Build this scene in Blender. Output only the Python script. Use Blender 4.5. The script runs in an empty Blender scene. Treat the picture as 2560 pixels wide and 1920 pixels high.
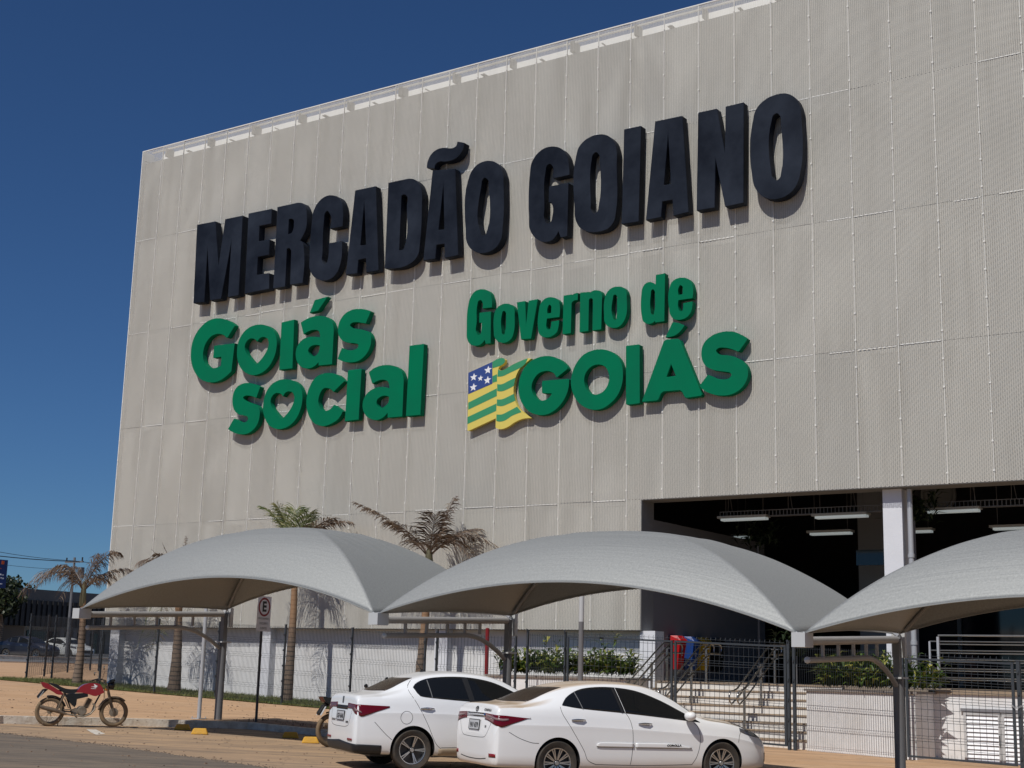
import bpy, bmesh, math, random
from mathutils import Vector, Matrix
from mathutils.geometry import tessellate_polygon
from mathutils.bvhtree import BVHTree
rad = math.radians
scene = bpy.context.scene
col = scene.collection
random.seed(7)

# ------------------------------------------------------------------ camera
FPX, TILT, ROLL = 3525.0, rad(11.54), rad(1.5)
CAM = Vector((0, 0, 2.15))
fwd = Vector((0, math.cos(TILT), math.sin(TILT))); upv = Vector((0, -math.sin(TILT), math.cos(TILT))); rtv = Vector((1, 0, 0))
RT = rtv * math.cos(ROLL) + upv * math.sin(ROLL)
UP = upv * math.cos(ROLL) - rtv * math.sin(ROLL)
cd = bpy.data.cameras.new('camera'); cam = bpy.data.objects.new('camera', cd); col.objects.link(cam)
cam.matrix_world = Matrix.Translation(CAM) @ Matrix((RT, UP, -fwd)).transposed().to_4x4()
cd.sensor_width = 36; cd.lens = 36 * FPX / 2560; cd.clip_end = 3000; cd.clip_start = 0.1
scene.camera = cam

# ------------------------------------------------------------------ light
PHI = rad(34.2)
SUN_EL = rad(52)
sh = Vector((-math.sin(PHI + rad(-1.5)), -math.cos(PHI + rad(-1.5)), 0))   # towards the sun, level
sunv = sh * math.cos(SUN_EL) + Vector((0, 0, math.sin(SUN_EL)))
world = bpy.data.worlds.new('World'); scene.world = world; world.use_nodes = True
wn = world.node_tree.nodes; wl = world.node_tree.links
for n in list(wn): wn.remove(n)
wo = wn.new('ShaderNodeOutputWorld'); wb = wn.new('ShaderNodeBackground'); sky = wn.new('ShaderNodeTexSky')
sky.sky_type = 'NISHITA'; sky.sun_disc = False; sky.sun_elevation = SUN_EL
sky.sun_rotation = math.atan2(sunv.x, sunv.y)
sky.altitude = 900; sky.air_density = 1.0; sky.dust_density = 0.0; sky.ozone_density = 2.5
wb.inputs[1].default_value = 0.05
gm = wn.new('ShaderNodeMix'); gm.data_type = 'RGBA'; gm.blend_type = 'MULTIPLY'; gm.inputs[0].default_value = 1
gm.inputs[7].default_value = (.49, .79, 1.17, 1)                       # deep, dry-season blue
wl.new(sky.outputs[0], gm.inputs[6]); wl.new(gm.outputs[2], wb.inputs[0]); wl.new(wb.outputs[0], wo.inputs[0])
sd = bpy.data.lights.new('sun', 'SUN'); sd.energy = 4.0; sd.angle = rad(0.5); sd.color = (1.0, 0.965, 0.915)
sun = bpy.data.objects.new('sun', sd); col.objects.link(sun)
sun.rotation_euler = sunv.to_track_quat('Z', 'Y').to_euler(); sun.location = (0, -20, 60)
scene.view_settings.view_transform = 'Standard'; scene.view_settings.look = 'None'
scene.view_settings.exposure = -0.15; scene.view_settings.gamma = 1.0
scene.render.engine = 'CYCLES'
scene.cycles.transparent_max_bounces = 12

# ------------------------------------------------------------------ frames of reference
def ray(x, y): return fwd + RT * ((x - 1280) / FPX) + UP * ((960 - y) / FPX)
def atY(x, y, Y):
    d = ray(x, y); return CAM + d * (Y / d.y)
R3 = Vector((math.cos(PHI), -math.sin(PHI), 0)); N3 = Vector((-math.sin(PHI), -math.cos(PHI), 0))
F0 = atY(261, 1569, 48); F0.z = 0
def W(s, n, z): return F0 + R3 * s + N3 * n + Vector((0, 0, z))      # s along the facade, n out of it, z up
def SN(P): return ((P - F0).dot(R3), (P - F0).dot(N3), P.z)
def onN(x, y, n):
    d = ray(x, y); o = F0 + N3 * n; return SN(CAM + d * ((o - CAM).dot(N3) / d.dot(N3)))
def onS(x, y, s):
    d = ray(x, y); o = F0 + R3 * s; return SN(CAM + d * ((o - CAM).dot(R3) / d.dot(R3)))
def G(s):                                                             # height of the pavement
    if s > -12: return 1.25 - .03 * (s - 5.5)
    return 1.775 + .02 * min(-12 - s, 50)
CURB = .14
def ST(s):                                                            # height of the parking strip and the road
    return G(s) - CURB if s < 15 else .825 - .0225 * (s - 15)
def ground(x, y, h=0.0):
    d = ray(x, y); lo, hi = 8.0, 160.0
    for _ in range(60):
        m = (lo + hi) / 2; P = CAM + d * (m / d.y); s, n, z = SN(P)
        if z > (ST(s) if h == -CURB else G(s) + h): lo = m
        else: hi = m
    return CAM + d * (lo / d.y)
ROTF = -PHI                                                           # z-rotation of the facade frame

# ------------------------------------------------------------------ materials
MATS = {}
def mat(name, c, rough=.6, metal=0, spec=.5, noise=None, bump=None, coat=0, trans=0, alpha=1, emit=None):
    """noise=(scale, amount, colour2) mixes in a blotchy second colour; bump=(scale, strength)"""
    if name in MATS: return MATS[name]
    m = bpy.data.materials.new(name); m.use_nodes = True; nt = m.node_tree; b = nt.nodes['Principled BSDF']
    b.inputs['Base Color'].default_value = (*c, 1); b.inputs['Roughness'].default_value = rough
    b.inputs['Metallic'].default_value = metal; b.inputs['Specular IOR Level'].default_value = spec
    b.inputs['Coat Weight'].default_value = coat; b.inputs['Coat Roughness'].default_value = .04
    b.inputs['Transmission Weight'].default_value = trans; b.inputs['Alpha'].default_value = alpha
    if emit: b.inputs['Emission Color'].default_value = (*emit[0], 1); b.inputs['Emission Strength'].default_value = emit[1]
    tc = nt.nodes.new('ShaderNodeTexCoord')
    if noise:
        sc, am, c2 = noise
        nz = nt.nodes.new('ShaderNodeTexNoise'); nz.inputs['Scale'].default_value = sc; nz.inputs['Detail'].default_value = 6
        nz.inputs['Roughness'].default_value = .65
        rp = nt.nodes.new('ShaderNodeValToRGB'); rp.color_ramp.elements[0].position = .35; rp.color_ramp.elements[1].position = .7
        rp.color_ramp.elements[0].color = (0, 0, 0, 1); rp.color_ramp.elements[1].color = (am, am, am, 1)
        mx = nt.nodes.new('ShaderNodeMix'); mx.data_type = 'RGBA'
        mx.inputs[6].default_value = (*c, 1); mx.inputs[7].default_value = (*c2, 1)
        nt.links.new(tc.outputs['Object'], nz.inputs['Vector']); nt.links.new(nz.outputs[0], rp.inputs[0])
        nt.links.new(rp.outputs[0], mx.inputs[0]); nt.links.new(mx.outputs[2], b.inputs['Base Color'])
    if bump:
        bz = nt.nodes.new('ShaderNodeTexNoise'); bz.inputs['Scale'].default_value = bump[0]; bz.inputs['Detail'].default_value = 5
        bn = nt.nodes.new('ShaderNodeBump'); bn.inputs['Strength'].default_value = bump[1]; bn.inputs['Distance'].default_value = .02
        nt.links.new(tc.outputs['Object'], bz.inputs['Vector']); nt.links.new(bz.outputs[0], bn.inputs['Height'])
        nt.links.new(bn.outputs[0], b.inputs['Normal'])
    MATS[name] = m
    return m

def node_tools(m):
    nt = m.node_tree
    def nd(t, **k):
        n = nt.nodes.new(t)
        for a, v in k.items(): setattr(n, a, v)
        return n
    def mth(op, a, b=None, c=None):
        n = nt.nodes.new('ShaderNodeMath'); n.operation = op
        for i, v in enumerate((a, b, c)):
            if v is None: continue
            if isinstance(v, (int, float)): n.inputs[i].default_value = v
            else: nt.links.new(v, n.inputs[i])
        return n.outputs[0]
    def rgbmix(f, a, b, bt='MIX'):
        n = nt.nodes.new('ShaderNodeMix'); n.data_type = 'RGBA'; n.blend_type = bt
        for i, v in ((0, f), (6, a), (7, b)):
            if isinstance(v, (int, float)): n.inputs[i].default_value = v
            elif isinstance(v, tuple): n.inputs[i].default_value = (*v, 1)
            else: nt.links.new(v, n.inputs[i])
        return n.outputs[2]
    return nt, nd, mth, rgbmix

# expanded metal screen: diamond lattice of strands with real holes
def screen_material():
    m = bpy.data.materials.new('expanded_metal'); m.use_nodes = True
    nt, nd, mth, mix = node_tools(m)
    b = nt.nodes['Principled BSDF']; out = nt.nodes['Material Output']
    uv = nd('ShaderNodeUVMap'); sp = nd('ShaderNodeSeparateXYZ'); nt.links.new(uv.outputs[0], sp.inputs[0])
    u = mth('MULTIPLY', sp.outputs[0], 1 / .10); v = mth('MULTIPLY', sp.outputs[1], 1 / .029)
    wob = nd('ShaderNodeTexNoise'); wob.inputs['Scale'].default_value = .35; nt.links.new(uv.outputs[0], wob.inputs['Vector'])
    u = mth('ADD', u, mth('MULTIPLY', wob.outputs[0], .7))
    a = mth('FRACT', mth('ADD', u, v)); c = mth('FRACT', mth('SUBTRACT', u, v))
    da = mth('ABSOLUTE', mth('SUBTRACT', a, .5)); dc = mth('ABSOLUTE', mth('SUBTRACT', c, .5))
    hole = mth('LESS_THAN', mth('MAXIMUM', da, dc), .345)
    # strand colour: blotches, panel to panel tone and vertical streaks
    vv = mth('FRACT', v)
    n1 = nd('ShaderNodeTexNoise'); n1.inputs['Scale'].default_value = .6; n1.inputs['Detail'].default_value = 4; nt.links.new(uv.outputs[0], n1.inputs['Vector'])
    n2 = nd('ShaderNodeTexNoise'); n2.inputs['Scale'].default_value = 3.0; nt.links.new(uv.outputs[0], n2.inputs['Vector'])
    base = mix(mth('MULTIPLY', n1.outputs[0], .7), (.78, .75, .655), (.67, .65, .575))
    base = mix(mth('MULTIPLY', n2.outputs[0], .3), base, (.56, .52, .45))
    gi = nd('ShaderNodeNewGeometry'); base = mix(mth('MULTIPLY', gi.outputs['Random Per Island'], .2), base, (.47, .465, .43))
    mp = nd('ShaderNodeMapping'); mp.inputs['Scale'].default_value = (1.6, .12, 1); nt.links.new(uv.outputs[0], mp.inputs[0])
    n4 = nd('ShaderNodeTexNoise'); n4.inputs['Scale'].default_value = 1.5; n4.inputs['Detail'].default_value = 6; nt.links.new(mp.outputs[0], n4.inputs['Vector'])
    r4 = nd('ShaderNodeMapRange'); r4.inputs[1].default_value = .5; r4.inputs[2].default_value = .8; nt.links.new(n4.outputs[0], r4.inputs[0])
    base = mix(mth('MULTIPLY', r4.outputs[0], .45), base, (.45, .42, .35))
    nt.links.new(base, b.inputs['Base Color'])
    b.inputs['Roughness'].default_value = .5; b.inputs['Metallic'].default_value = .0
    tr = nd('ShaderNodeBsdfTransparent'); ms = nd('ShaderNodeMixShader')
    nt.links.new(hole, ms.inputs[0]); nt.links.new(b.outputs[0], ms.inputs[1]); nt.links.new(tr.outputs[0], ms.inputs[2])
    nt.links.new(ms.outputs[0], out.inputs[0])
    return m

M_SCREEN = screen_material()
M_SEAM = mat('seam_metal', (.78, .77, .72), .4)
M_BACKWALL = mat('backing_wall', (.20, .20, .20), .9)
M_WHITEBAND = mat('white_band', (.86, .86, .84), .6)
M_BLACK = mat('letter_navy', (.0055, .0085, .016), .6, spec=.10, noise=(.6, 1.0, (.024, .031, .046)))
M_GREEN = mat('letter_green', (.0003, .165, .076), .65, spec=.06, noise=(.8, .6, (.004, .125, .066)))
M_WALL = mat('white_wall', (.72, .73, .76), .8, noise=(1.3, .35, (.60, .60, .62)), bump=(18, .15))
M_WALL2 = mat('dirty_white_wall', (.80, .80, .80), .85, noise=(1.6, .6, (.62, .59, .55)), bump=(14, .2))
M_DARKGREY = mat('grey_render', (.20, .20, .215), .85)
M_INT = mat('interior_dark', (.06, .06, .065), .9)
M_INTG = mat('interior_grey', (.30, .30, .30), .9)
M_GALV = mat('galvanised', (.45, .46, .48), .45, metal=.2, noise=(6, .3, (.38, .39, .40)))
M_FENCE = mat('fence_graphite', (.035, .043, .052), .55)
M_STEEL = mat('stainless_steel', (.52, .50, .46), .28, metal=1.0)
M_POST = mat('grey_paint', (.16, .16, .165), .5, noise=(5, .4, (.13, .12, .12)))
M_BEAM = mat('beam_paint', (.33, .32, .31), .5, noise=(4, .4, (.27, .26, .25)))
M_PLATE = mat('light_plate', (.50, .51, .51), .5)
M_SOIL = mat('soil', (.10, .06, .035), .95, bump=(30, .5))
M_RED = mat('red_paint', (.20, .008, .010), .45)
M_YEL = mat('yellow_paint', (.62, .33, .02), .7, noise=(8, .6, (.42, .24, .06)), bump=(30, .3))
M_CANOPY = None

def canopy_material():
    m = bpy.data.materials.new('shade_cloth'); m.use_nodes = True
    nt, nd, mth, mix = node_tools(m); b = nt.nodes['Principled BSDF']; out = nt.nodes['Material Output']
    uv = nd('ShaderNodeUVMap'); mp = nd('ShaderNodeMapping'); nt.links.new(uv.outputs[0], mp.inputs[0])
    mp.inputs['Scale'].default_value = (.35, 16, 1)
    n1 = nd('ShaderNodeTexNoise'); n1.inputs['Scale'].default_value = 1.2; n1.inputs['Detail'].default_value = 6
    nt.links.new(mp.outputs[0], n1.inputs['Vector'])
    n2 = nd('ShaderNodeTexNoise'); n2.inputs['Scale'].default_value = 30; n2.inputs['Detail'].default_value = 6; n2.inputs['Roughness'].default_value = .9
    nt.links.new(uv.outputs[0], n2.inputs['Vector'])
    mp2 = nd('ShaderNodeMapping'); mp2.inputs['Scale'].default_value = (4, 60, 1); nt.links.new(uv.outputs[0], mp2.inputs[0])
    n3 = nd('ShaderNodeTexNoise'); n3.inputs['Scale'].default_value = 1.0; n3.inputs['Detail'].default_value = 3; nt.links.new(mp2.outputs[0], n3.inputs['Vector'])
    c = mix(mth('MULTIPLY', mth('SUBTRACT', n2.outputs[0], .32), 2.4), (.36, .37, .36), (.60, .61, .59))
    c = mix(mth('MULTIPLY', n3.outputs[0], .22), c, (.24, .245, .245))
    nt.links.new(c, b.inputs['Base Color']); b.inputs['Roughness'].default_value = .70; b.inputs['Metallic'].default_value = .72; b.inputs['Specular IOR Level'].default_value = .2
    bn = nd('ShaderNodeBump'); bn.inputs['Strength'].default_value = .16; bn.inputs['Distance'].default_value = .04
    nt.links.new(n1.outputs[0], bn.inputs['Height']); nt.links.new(bn.outputs[0], b.inputs['Normal'])
    tl = nd('ShaderNodeBsdfTranslucent'); tl.inputs[0].default_value = (.16, .12, .095, 1)
    ms = nd('ShaderNodeMixShader'); ms.inputs[0].default_value = .16
    nt.links.new(b.outputs[0], ms.inputs[1]); nt.links.new(tl.outputs[0], ms.inputs[2]); nt.links.new(ms.outputs[0], out.inputs[0])
    return m
M_CANOPY = canopy_material()

def ground_material(name, c1, c2, c3, sc=.5, fine=40, rough=.9, spots=None):
    m = bpy.data.materials.new(name); m.use_nodes = True
    nt, nd, mth, mix = node_tools(m); b = nt.nodes['Principled BSDF']
    tc = nd('ShaderNodeTexCoord'); mp = nd('ShaderNodeMapping'); nt.links.new(tc.outputs['Object'], mp.inputs[0])
    mp.inputs['Rotation'].default_value = (0, 0, -PHI * .3); mp.inputs['Scale'].default_value = (.5, 2.2, 1)
    n1 = nd('ShaderNodeTexNoise'); n1.inputs['Scale'].default_value = sc; n1.inputs['Detail'].default_value = 8; n1.inputs['Roughness'].default_value = .62
    n2 = nd('ShaderNodeTexNoise'); n2.inputs['Scale'].default_value = sc * 4.3; n2.inputs['Detail'].default_value = 6; n2.inputs['Roughness'].default_value = .7
    n3 = nd('ShaderNodeTexNoise'); n3.inputs['Scale'].default_value = fine; n3.inputs['Detail'].default_value = 3
    for n in (n1, n2): nt.links.new(mp.outputs[0], n.inputs['Vector'])
    nt.links.new(tc.outputs['Object'], n3.inputs['Vector'])
    def ramp(s, a, bb):
        r = nd('ShaderNodeMapRange'); r.inputs[1].default_value = a; r.inputs[2].default_value = bb; nt.links.new(s, r.inputs[0]); return r.outputs[0]
    c = mix(ramp(n1.outputs[0], .38, .62), c1, c2)
    c = mix(mth('MULTIPLY', ramp(n2.outputs[0], .46, .68), .85), c, c3)
    c = mix(mth('MULTIPLY', ramp(n3.outputs[0], .35, .75), .35), c, c3)
    if spots:
        vo = nd('ShaderNodeTexVoronoi'); vo.inputs['Scale'].default_value = spots[0]; nt.links.new(mp.outputs[0], vo.inputs['Vector'])
        wv = nd('ShaderNodeTexNoise'); wv.inputs['Scale'].default_value = 5; nt.links.new(tc.outputs['Object'], wv.inputs['Vector'])
        dd = mth('ADD', vo.outputs['Distance'], mth('MULTIPLY', wv.outputs[0], .22)); st_ = ramp(dd, .30, .16)
        c = mix(mth('MULTIPLY', st_, spots[1]), c, spots[2])
        # long faint tyre and sweeping streaks along the street
        m3 = nd('ShaderNodeMapping'); m3.inputs['Rotation'].default_value = (0, 0, PHI); m3.inputs['Scale'].default_value = (.05, 3.2, 1); nt.links.new(tc.outputs['Object'], m3.inputs[0])
        n5 = nd('ShaderNodeTexNoise'); n5.inputs['Scale'].default_value = 1.0; n5.inputs['Detail'].default_value = 4; nt.links.new(m3.outputs[0], n5.inputs['Vector'])
        c = mix(mth('MULTIPLY', ramp(n5.outputs[0], .52, .70), spots[3]), c, spots[2])
        vc = nd('ShaderNodeTexVoronoi'); vc.feature = 'DISTANCE_TO_EDGE'; vc.inputs['Scale'].default_value = .28; nw = nd('ShaderNodeTexNoise'); nw.inputs['Scale'].default_value = 1.3; nw.inputs['Detail'].default_value = 5
        nt.links.new(tc.outputs['Object'], nw.inputs['Vector']); ad = nd('ShaderNodeVectorMath'); ad.operation = 'ADD'; nt.links.new(tc.outputs['Object'], ad.inputs[0]); nt.links.new(nw.outputs['Color'], ad.inputs[1]); nt.links.new(ad.outputs[0], vc.inputs['Vector'])
        c = mix(mth('MULTIPLY', mth('LESS_THAN', vc.outputs['Distance'], .004), .30), c, tuple(k * .5 for k in spots[2]))
    nt.links.new(c, b.inputs['Base Color']); b.inputs['Roughness'].default_value = rough
    bn = nd('ShaderNodeBump'); bn.inputs['Strength'].default_value = .35; bn.inputs['Distance'].default_value = .015
    nt.links.new(n3.outputs[0], bn.inputs['Height']); nt.links.new(bn.outputs[0], b.inputs['Normal'])
    return m
M_PAVE = ground_material('dusty_pavement', (.52, .315, .165), (.60, .39, .225), (.36, .225, .13), .55, 35, spots=(.5, .25, (.30, .19, .12), .45))
M_PARK = ground_material('dusty_parking', (.36, .245, .15), (.50, .33, .19), (.22, .165, .115), .45, 45, spots=(.45, .6, (.13, .105, .08), .6))
M_ASPH = ground_material('asphalt', (.15, .122, .093), (.21, .165, .12), (.09, .075, .06), .6, 80, spots=(.4, .5, (.26, .19, .13), .5))
M_ASPH2 = ground_material('far_asphalt', (.16, .155, .15), (.19, .18, .17), (.12, .12, .12), .3, 20)
M_EARTH = ground_material('red_earth', (.24, .13, .07), (.30, .16, .09), (.16, .09, .05), .2, 10)
M_CURB = mat('curb_white', (.74, .68, .58), .85, noise=(5, .8, (.42, .33, .24)), bump=(25, .5))
M_LINE = mat('line_paint', (.72, .70, .64), .8, noise=(14, .8, (.40, .30, .2)))

# ------------------------------------------------------------------ mesh builder
class MB:
    def __init__(self): self.v = []; self.f = []; self.uv = None
    def add(self, vs, fs):
        o = len(self.v); self.v += [Vector(x) for x in vs]; self.f += [tuple(i + o for i in f) for f in fs]; return self
    def hexa(self, p):                      # 8 points: bottom 4 ccw, top 4 ccw
        return self.add(p, [(3, 2, 1, 0), (4, 5, 6, 7), (0, 1, 5, 4), (1, 2, 6, 5), (2, 3, 7, 6), (3, 0, 4, 7)])
    def box(self, x0, x1, y0, y1, z0, z1, T=None):
        p = [(x0, y0, z0), (x1, y0, z0), (x1, y1, z0), (x0, y1, z0), (x0, y0, z1), (x1, y0, z1), (x1, y1, z1), (x0, y1, z1)]
        if T: p = [T(*q) for q in p]
        return self.hexa(p)
    def fbox(self, s0, s1, n0, n1, z0, z1): # box in facade frame
        return self.box(s0, s1, n0, n1, z0, z1, W)
    def tube(self, pts, r, k=8, cap=True, closed=False):
        pts = [Vector(p) for p in pts]; n = len(pts); rr = r if isinstance(r, (list, tuple)) else [r] * n
        o = len(self.v); prev = None
        for i, p in enumerate(pts):
            if closed: t = pts[(i + 1) % n] - pts[i - 1]
            else: t = (pts[min(i + 1, n - 1)] - pts[max(i - 1, 0)])
            t.normalize()
            if prev is None:
                a = t.cross(Vector((0, 0, 1)));
                if a.length < .05: a = t.cross(Vector((1, 0, 0)))
                a.normalize()
            else:
                a = (prev - t * prev.dot(t)).normalized()
            prev = a; b = t.cross(a)
            for j in range(k):
                th = 2 * math.pi * (j + .5) / k
                self.v.append(p + (a * math.cos(th) + b * math.sin(th)) * rr[i])
        m = n if closed else n - 1
        for i in range(m):
            for j in range(k):
                i2 = (i + 1) % n
                self.f.append((o + i * k + j, o + i * k + (j + 1) % k, o + i2 * k + (j + 1) % k, o + i2 * k + j))
        if cap and not closed:
            self.f.append(tuple(o + j for j in range(k))[::-1]); self.f.append(tuple(o + (n - 1) * k + j for j in range(k)))
        return self
    def bar(self, a, b, w, h, up=Vector((0, 0, 1))):       # rectangular bar between two points
        a = Vector(a); b = Vector(b); t = (b - a).normalized(); x = t.cross(up)
        if x.length < .01: x = t.cross(Vector((1, 0, 0)))
        x.normalize(); y = x.cross(t).normalized(); p = []
        for q in (a, b):
            for sx, sy in ((-1, -1), (1, -1), (1, 1), (-1, 1)): p.append(q + x * (sx * w / 2) + y * (sy * h / 2))
        return self.hexa(p)
    def prism(self, poly, T, d0, d1, holes=()):             # 2D polygon (a,b) swept from depth d0 to d1 by T(a,b,d)
        loops = [poly] + list(holes); flat = [p for l in loops for p in l]; n = len(flat)
        tris = tessellate_polygon([[Vector((p[0], p[1], 0)) for p in l] for l in loops])
        o = len(self.v)
        for d in (d0, d1): self.v += [Vector(T(p[0], p[1], d)) for p in flat]
        for t in tris:
            A = flat[t[0]]; B = flat[t[1]]; Cc = flat[t[2]]
            ar = (B[0] - A[0]) * (Cc[1] - A[1]) - (B[1] - A[1]) * (Cc[0] - A[0])
            t = t if ar > 0 else (t[0], t[2], t[1])
            self.f.append(tuple(o + n + i for i in t)); self.f.append(tuple(o + i for i in t[::-1]))
        k = 0
        for l in loops:
            m = len(l)
            for i in range(m):
                j = (i + 1) % m; self.f.append((o + k + i, o + k + j, o + n + k + j, o + n + k + i))
            k += m
        return self
    def lathe(self, prof, T, k=32):                         # profile (r, h) around axis; T(x,y,h)
        o = len(self.v)
        for r, h in prof:
            for j in range(k):
                th = 2 * math.pi * j / k; self.v.append(Vector(T(r * math.cos(th), r * math.sin(th), h)))
        for i in range(len(prof) - 1):
            for j in range(k): self.f.append((o + i * k + j, o + i * k + (j + 1) % k, o + (i + 1) * k + (j + 1) % k, o + (i + 1) * k + j))
        return self
    def build(self, name, m, parent=None, smooth=False, angle=35, uv=None, fixn=True):
        me = bpy.data.meshes.new(name); 
        org = parent_origin(parent)
        me.from_pydata([p - org for p in self.v] if org else self.v, [], self.f)
        if fixn:
            bm = bmesh.new(); bm.from_mesh(me); bmesh.ops.recalc_face_normals(bm, faces=bm.faces); bm.to_mesh(me); bm.free()
        ms = m if isinstance(m, (list, tuple)) else [m]
        for x in ms: me.materials.append(x)
        if uv:
            ul = me.uv_layers.new(name='UVMap')
            for p in me.polygons:
                for li in p.loop_indices: ul.data[li].uv = uv(self.v[me.loops[li].vertex_index])
        if smooth:
            me.polygons.foreach_set('use_smooth', [True] * len(me.polygons))
            if angle < 179: me.set_sharp_from_angle(angle=rad(angle))
        ob = bpy.data.objects.new(name, me); col.objects.link(ob)
        if parent: ob.parent = parent
        return ob

ORIGIN = {}
def parent_origin(p):
    if not p: return None
    o = Vector((0, 0, 0))
    while p: o += ORIGIN.get(p.name, Vector((0, 0, 0))); p = p.parent
    return o if o.length > 0 else None
def tag(o, label=None, cat=None, group=None, kind=None):
    if label: o['label'] = label
    if cat: o['category'] = cat
    if group: o['group'] = group
    if kind: o['kind'] = kind
    return o
def thing(name, label, cat, loc=None, group=None, rz=None):
    """Empty at the thing's base. If rz is None, parts are given in world coordinates."""
    o = bpy.data.objects.new(name, None); col.objects.link(o); tag(o, label, cat, group)
    o.empty_display_size = .2
    if loc is not None:
        o.location = loc
        if rz is None: ORIGIN[o.name] = Vector(loc)
        else: o.rotation_euler = (0, 0, rz)
    return o
def local(parent):      # builder coordinates already local to the thing
    ORIGIN.pop(parent.name, None)
def copy_tree(o, parent=None):
    c = o.copy(); col.objects.link(c); c.parent = parent
    for ch in list(o.children): copy_tree(ch, c)
    return c
def text_mb(s, T, size, depth, align='CENTER', shear=0, sx=1.0, bold=0.0):
    cu = bpy.data.curves.new('t', 'FONT'); cu.body = s; cu.size = size; cu.align_x = align; cu.align_y = 'CENTER'; cu.shear = shear
    cu.offset = bold; cu.resolution_u = 3
    ob = bpy.data.objects.new('t', cu); col.objects.link(ob)
    dg = bpy.context.evaluated_depsgraph_get(); me = bpy.data.meshes.new_from_object(ob.evaluated_get(dg))
    mb = MB(); mb.add([T(v.co.x * sx, v.co.y, depth) for v in me.vertices], [tuple(p.vertices) for p in me.polygons])
    bpy.data.objects.remove(ob); bpy.data.curves.remove(cu); bpy.data.meshes.remove(me)
    return mb

# ------------------------------------------------------------------ ground, streets
def sheet(name, mt, s0, s1, n0, n1, h, step=2.0, kind='structure', zf=None):
    mb = MB(); ns = max(1, int((s1 - s0) / step))
    for i in range(ns + 1):
        s = s0 + (s1 - s0) * i / ns
        for n in (n0, n1): mb.v.append(W(s, n, (zf or G)(s) + h))
    for i in range(ns): mb.f.append((2 * i, 2 * i + 2, 2 * i + 3, 2 * i + 1))
    return tag(mb.build(name, mt), kind=kind)
tag(sheet('ground', M_EARTH, -600, 500, -500, 400, -.30, 10), kind='structure')
# the parking strip and the pavement beyond its kerb; the kerb turns towards the street at s=15.2
KN = 9.3                                        # the kerb line parallel to the facade
def poly_sheet(name, mt, poly, h, kind='structure'):
    mb = MB(); loops = [[Vector((p[0], p[1], 0)) for p in poly]]
    # slice in s so that the sheet follows the slope
    mb.prism(poly, lambda s, n, d: W(s, n, G(s) + h + d), 0, .001)
    f = [x for x in mb.f[::2][:len(poly) - 2]]
    m2 = MB(); m2.v = mb.v; tris = [t for t in mb.f if len(t) == 3]
    m2.f = [t for t in tris if all(i >= len(poly) for i in t)]
    return tag(m2.build(name, mt), kind=kind)
tag(sheet('pavement', M_PAVE, -12, 60, -.4, KN, 0, 4))
ps = ground(0, 1797); s_a, n_a, _ = SN(ps); pb = ground(1040 / 2.765, 1797.5 + 3); 
# kerb polyline in the plan, from the left edge of the picture to the corner by the first canopy post
k0 = SN(ground(-160, 1794))[:2]; k1 = SN(ground(0, 1790))[:2]; k2 = SN(ground(333, 1797))[:2]; k3 = SN(ground(562, 1804))[:2]
kerb = [(-12, 40), k0, k1, k2, k3, (k3[0] + .35, KN)]
plaza = [(-12, KN)] + kerb[:0] + [(-12, 40)] + [k0, k1, k2, k3, (k3[0] + .35, KN)]
poly_sheet('plaza_pavement', M_PAVE, plaza[::-1], .0)
sheet('parking_surface', M_PARK, -30, 60, KN - 1.0, 60, 0, 1.5, zf=ST)
# asphalt: its edge seen from lower left to bottom centre
e0 = SN(ground(-300, 1800, -CURB)); e1 = SN(ground(0, 1833, -CURB)); e2 = SN(ground(300, 1868, -CURB)); e3 = SN(ground(640, 1916, -CURB)); e4 = SN(ground(900, 1955, -CURB))
asph = [(e0[0], e0[1])]
rr = random.Random(3)
for a, b in ((e0, e1), (e1, e2), (e2, e3), (e3, e4)):
    for i in range(1, 13):
        t = i / 12; asph.append((a[0] + (b[0] - a[0]) * t + rr.uniform(-.03, .03), a[1] + (b[1] - a[1]) * t + rr.uniform(-.035, .035)))
d4 = Vector((e4[0] - e3[0], e4[1] - e3[1])).normalized()
asph += [(e4[0] + d4.x * 14, e4[1] + d4.y * 14)]
def edge_n(x):
    for p, q in zip(asph[:-1], asph[1:]):
        if min(p[0], q[0]) <= x <= max(p[0], q[0]) and p[0] != q[0]: return p[1] + (q[1] - p[1]) * (x - p[0]) / (q[0] - p[0])
    return None
mb = MB(); xs = sorted(p[0] for p in asph); x0_, x1_ = xs[0], xs[-1]; K_ = 260
for i in range(K_ + 1):
    x = x0_ + (x1_ - x0_) * i / K_; n = edge_n(min(max(x, x0_ + 1e-4), x1_ - 1e-4))
    mb.v += [W(x, n, ST(x) + .006), W(x, 70, ST(x) + .006)]
mb.f = [(2 * i, 2 * i + 2, 2 * i + 3, 2 * i + 1) for i in range(K_)]
tag(mb.build('asphalt_road', M_ASPH), kind='structure')
# ridge of debris along the asphalt edge
mb = MB()
for i in range(900):
    t = rr.random(); k = int(t * 47) + 1
    s, n = asph[k]; s += rr.gauss(0, .2); n += rr.gauss(0, .09); r = rr.uniform(.004, .014)
    z = ST(s)
    mb.hexa([W(s + dx * r, n + dy * r, z + dz * r) for dx, dy, dz in ((-1, -.8, 0), (1, -1, 0), (.8, 1, 0), (-1, .9, 0), (-.6, -.5, 1), (.6, -.6, .9), (.5, .6, 1), (-.6, .5, .8))])
tag(mb.build('gravel', mat('grit', (.16, .12, .085), .95)), 'loose grit lying along the edge of the asphalt', 'gravel', kind='stuff')
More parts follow.
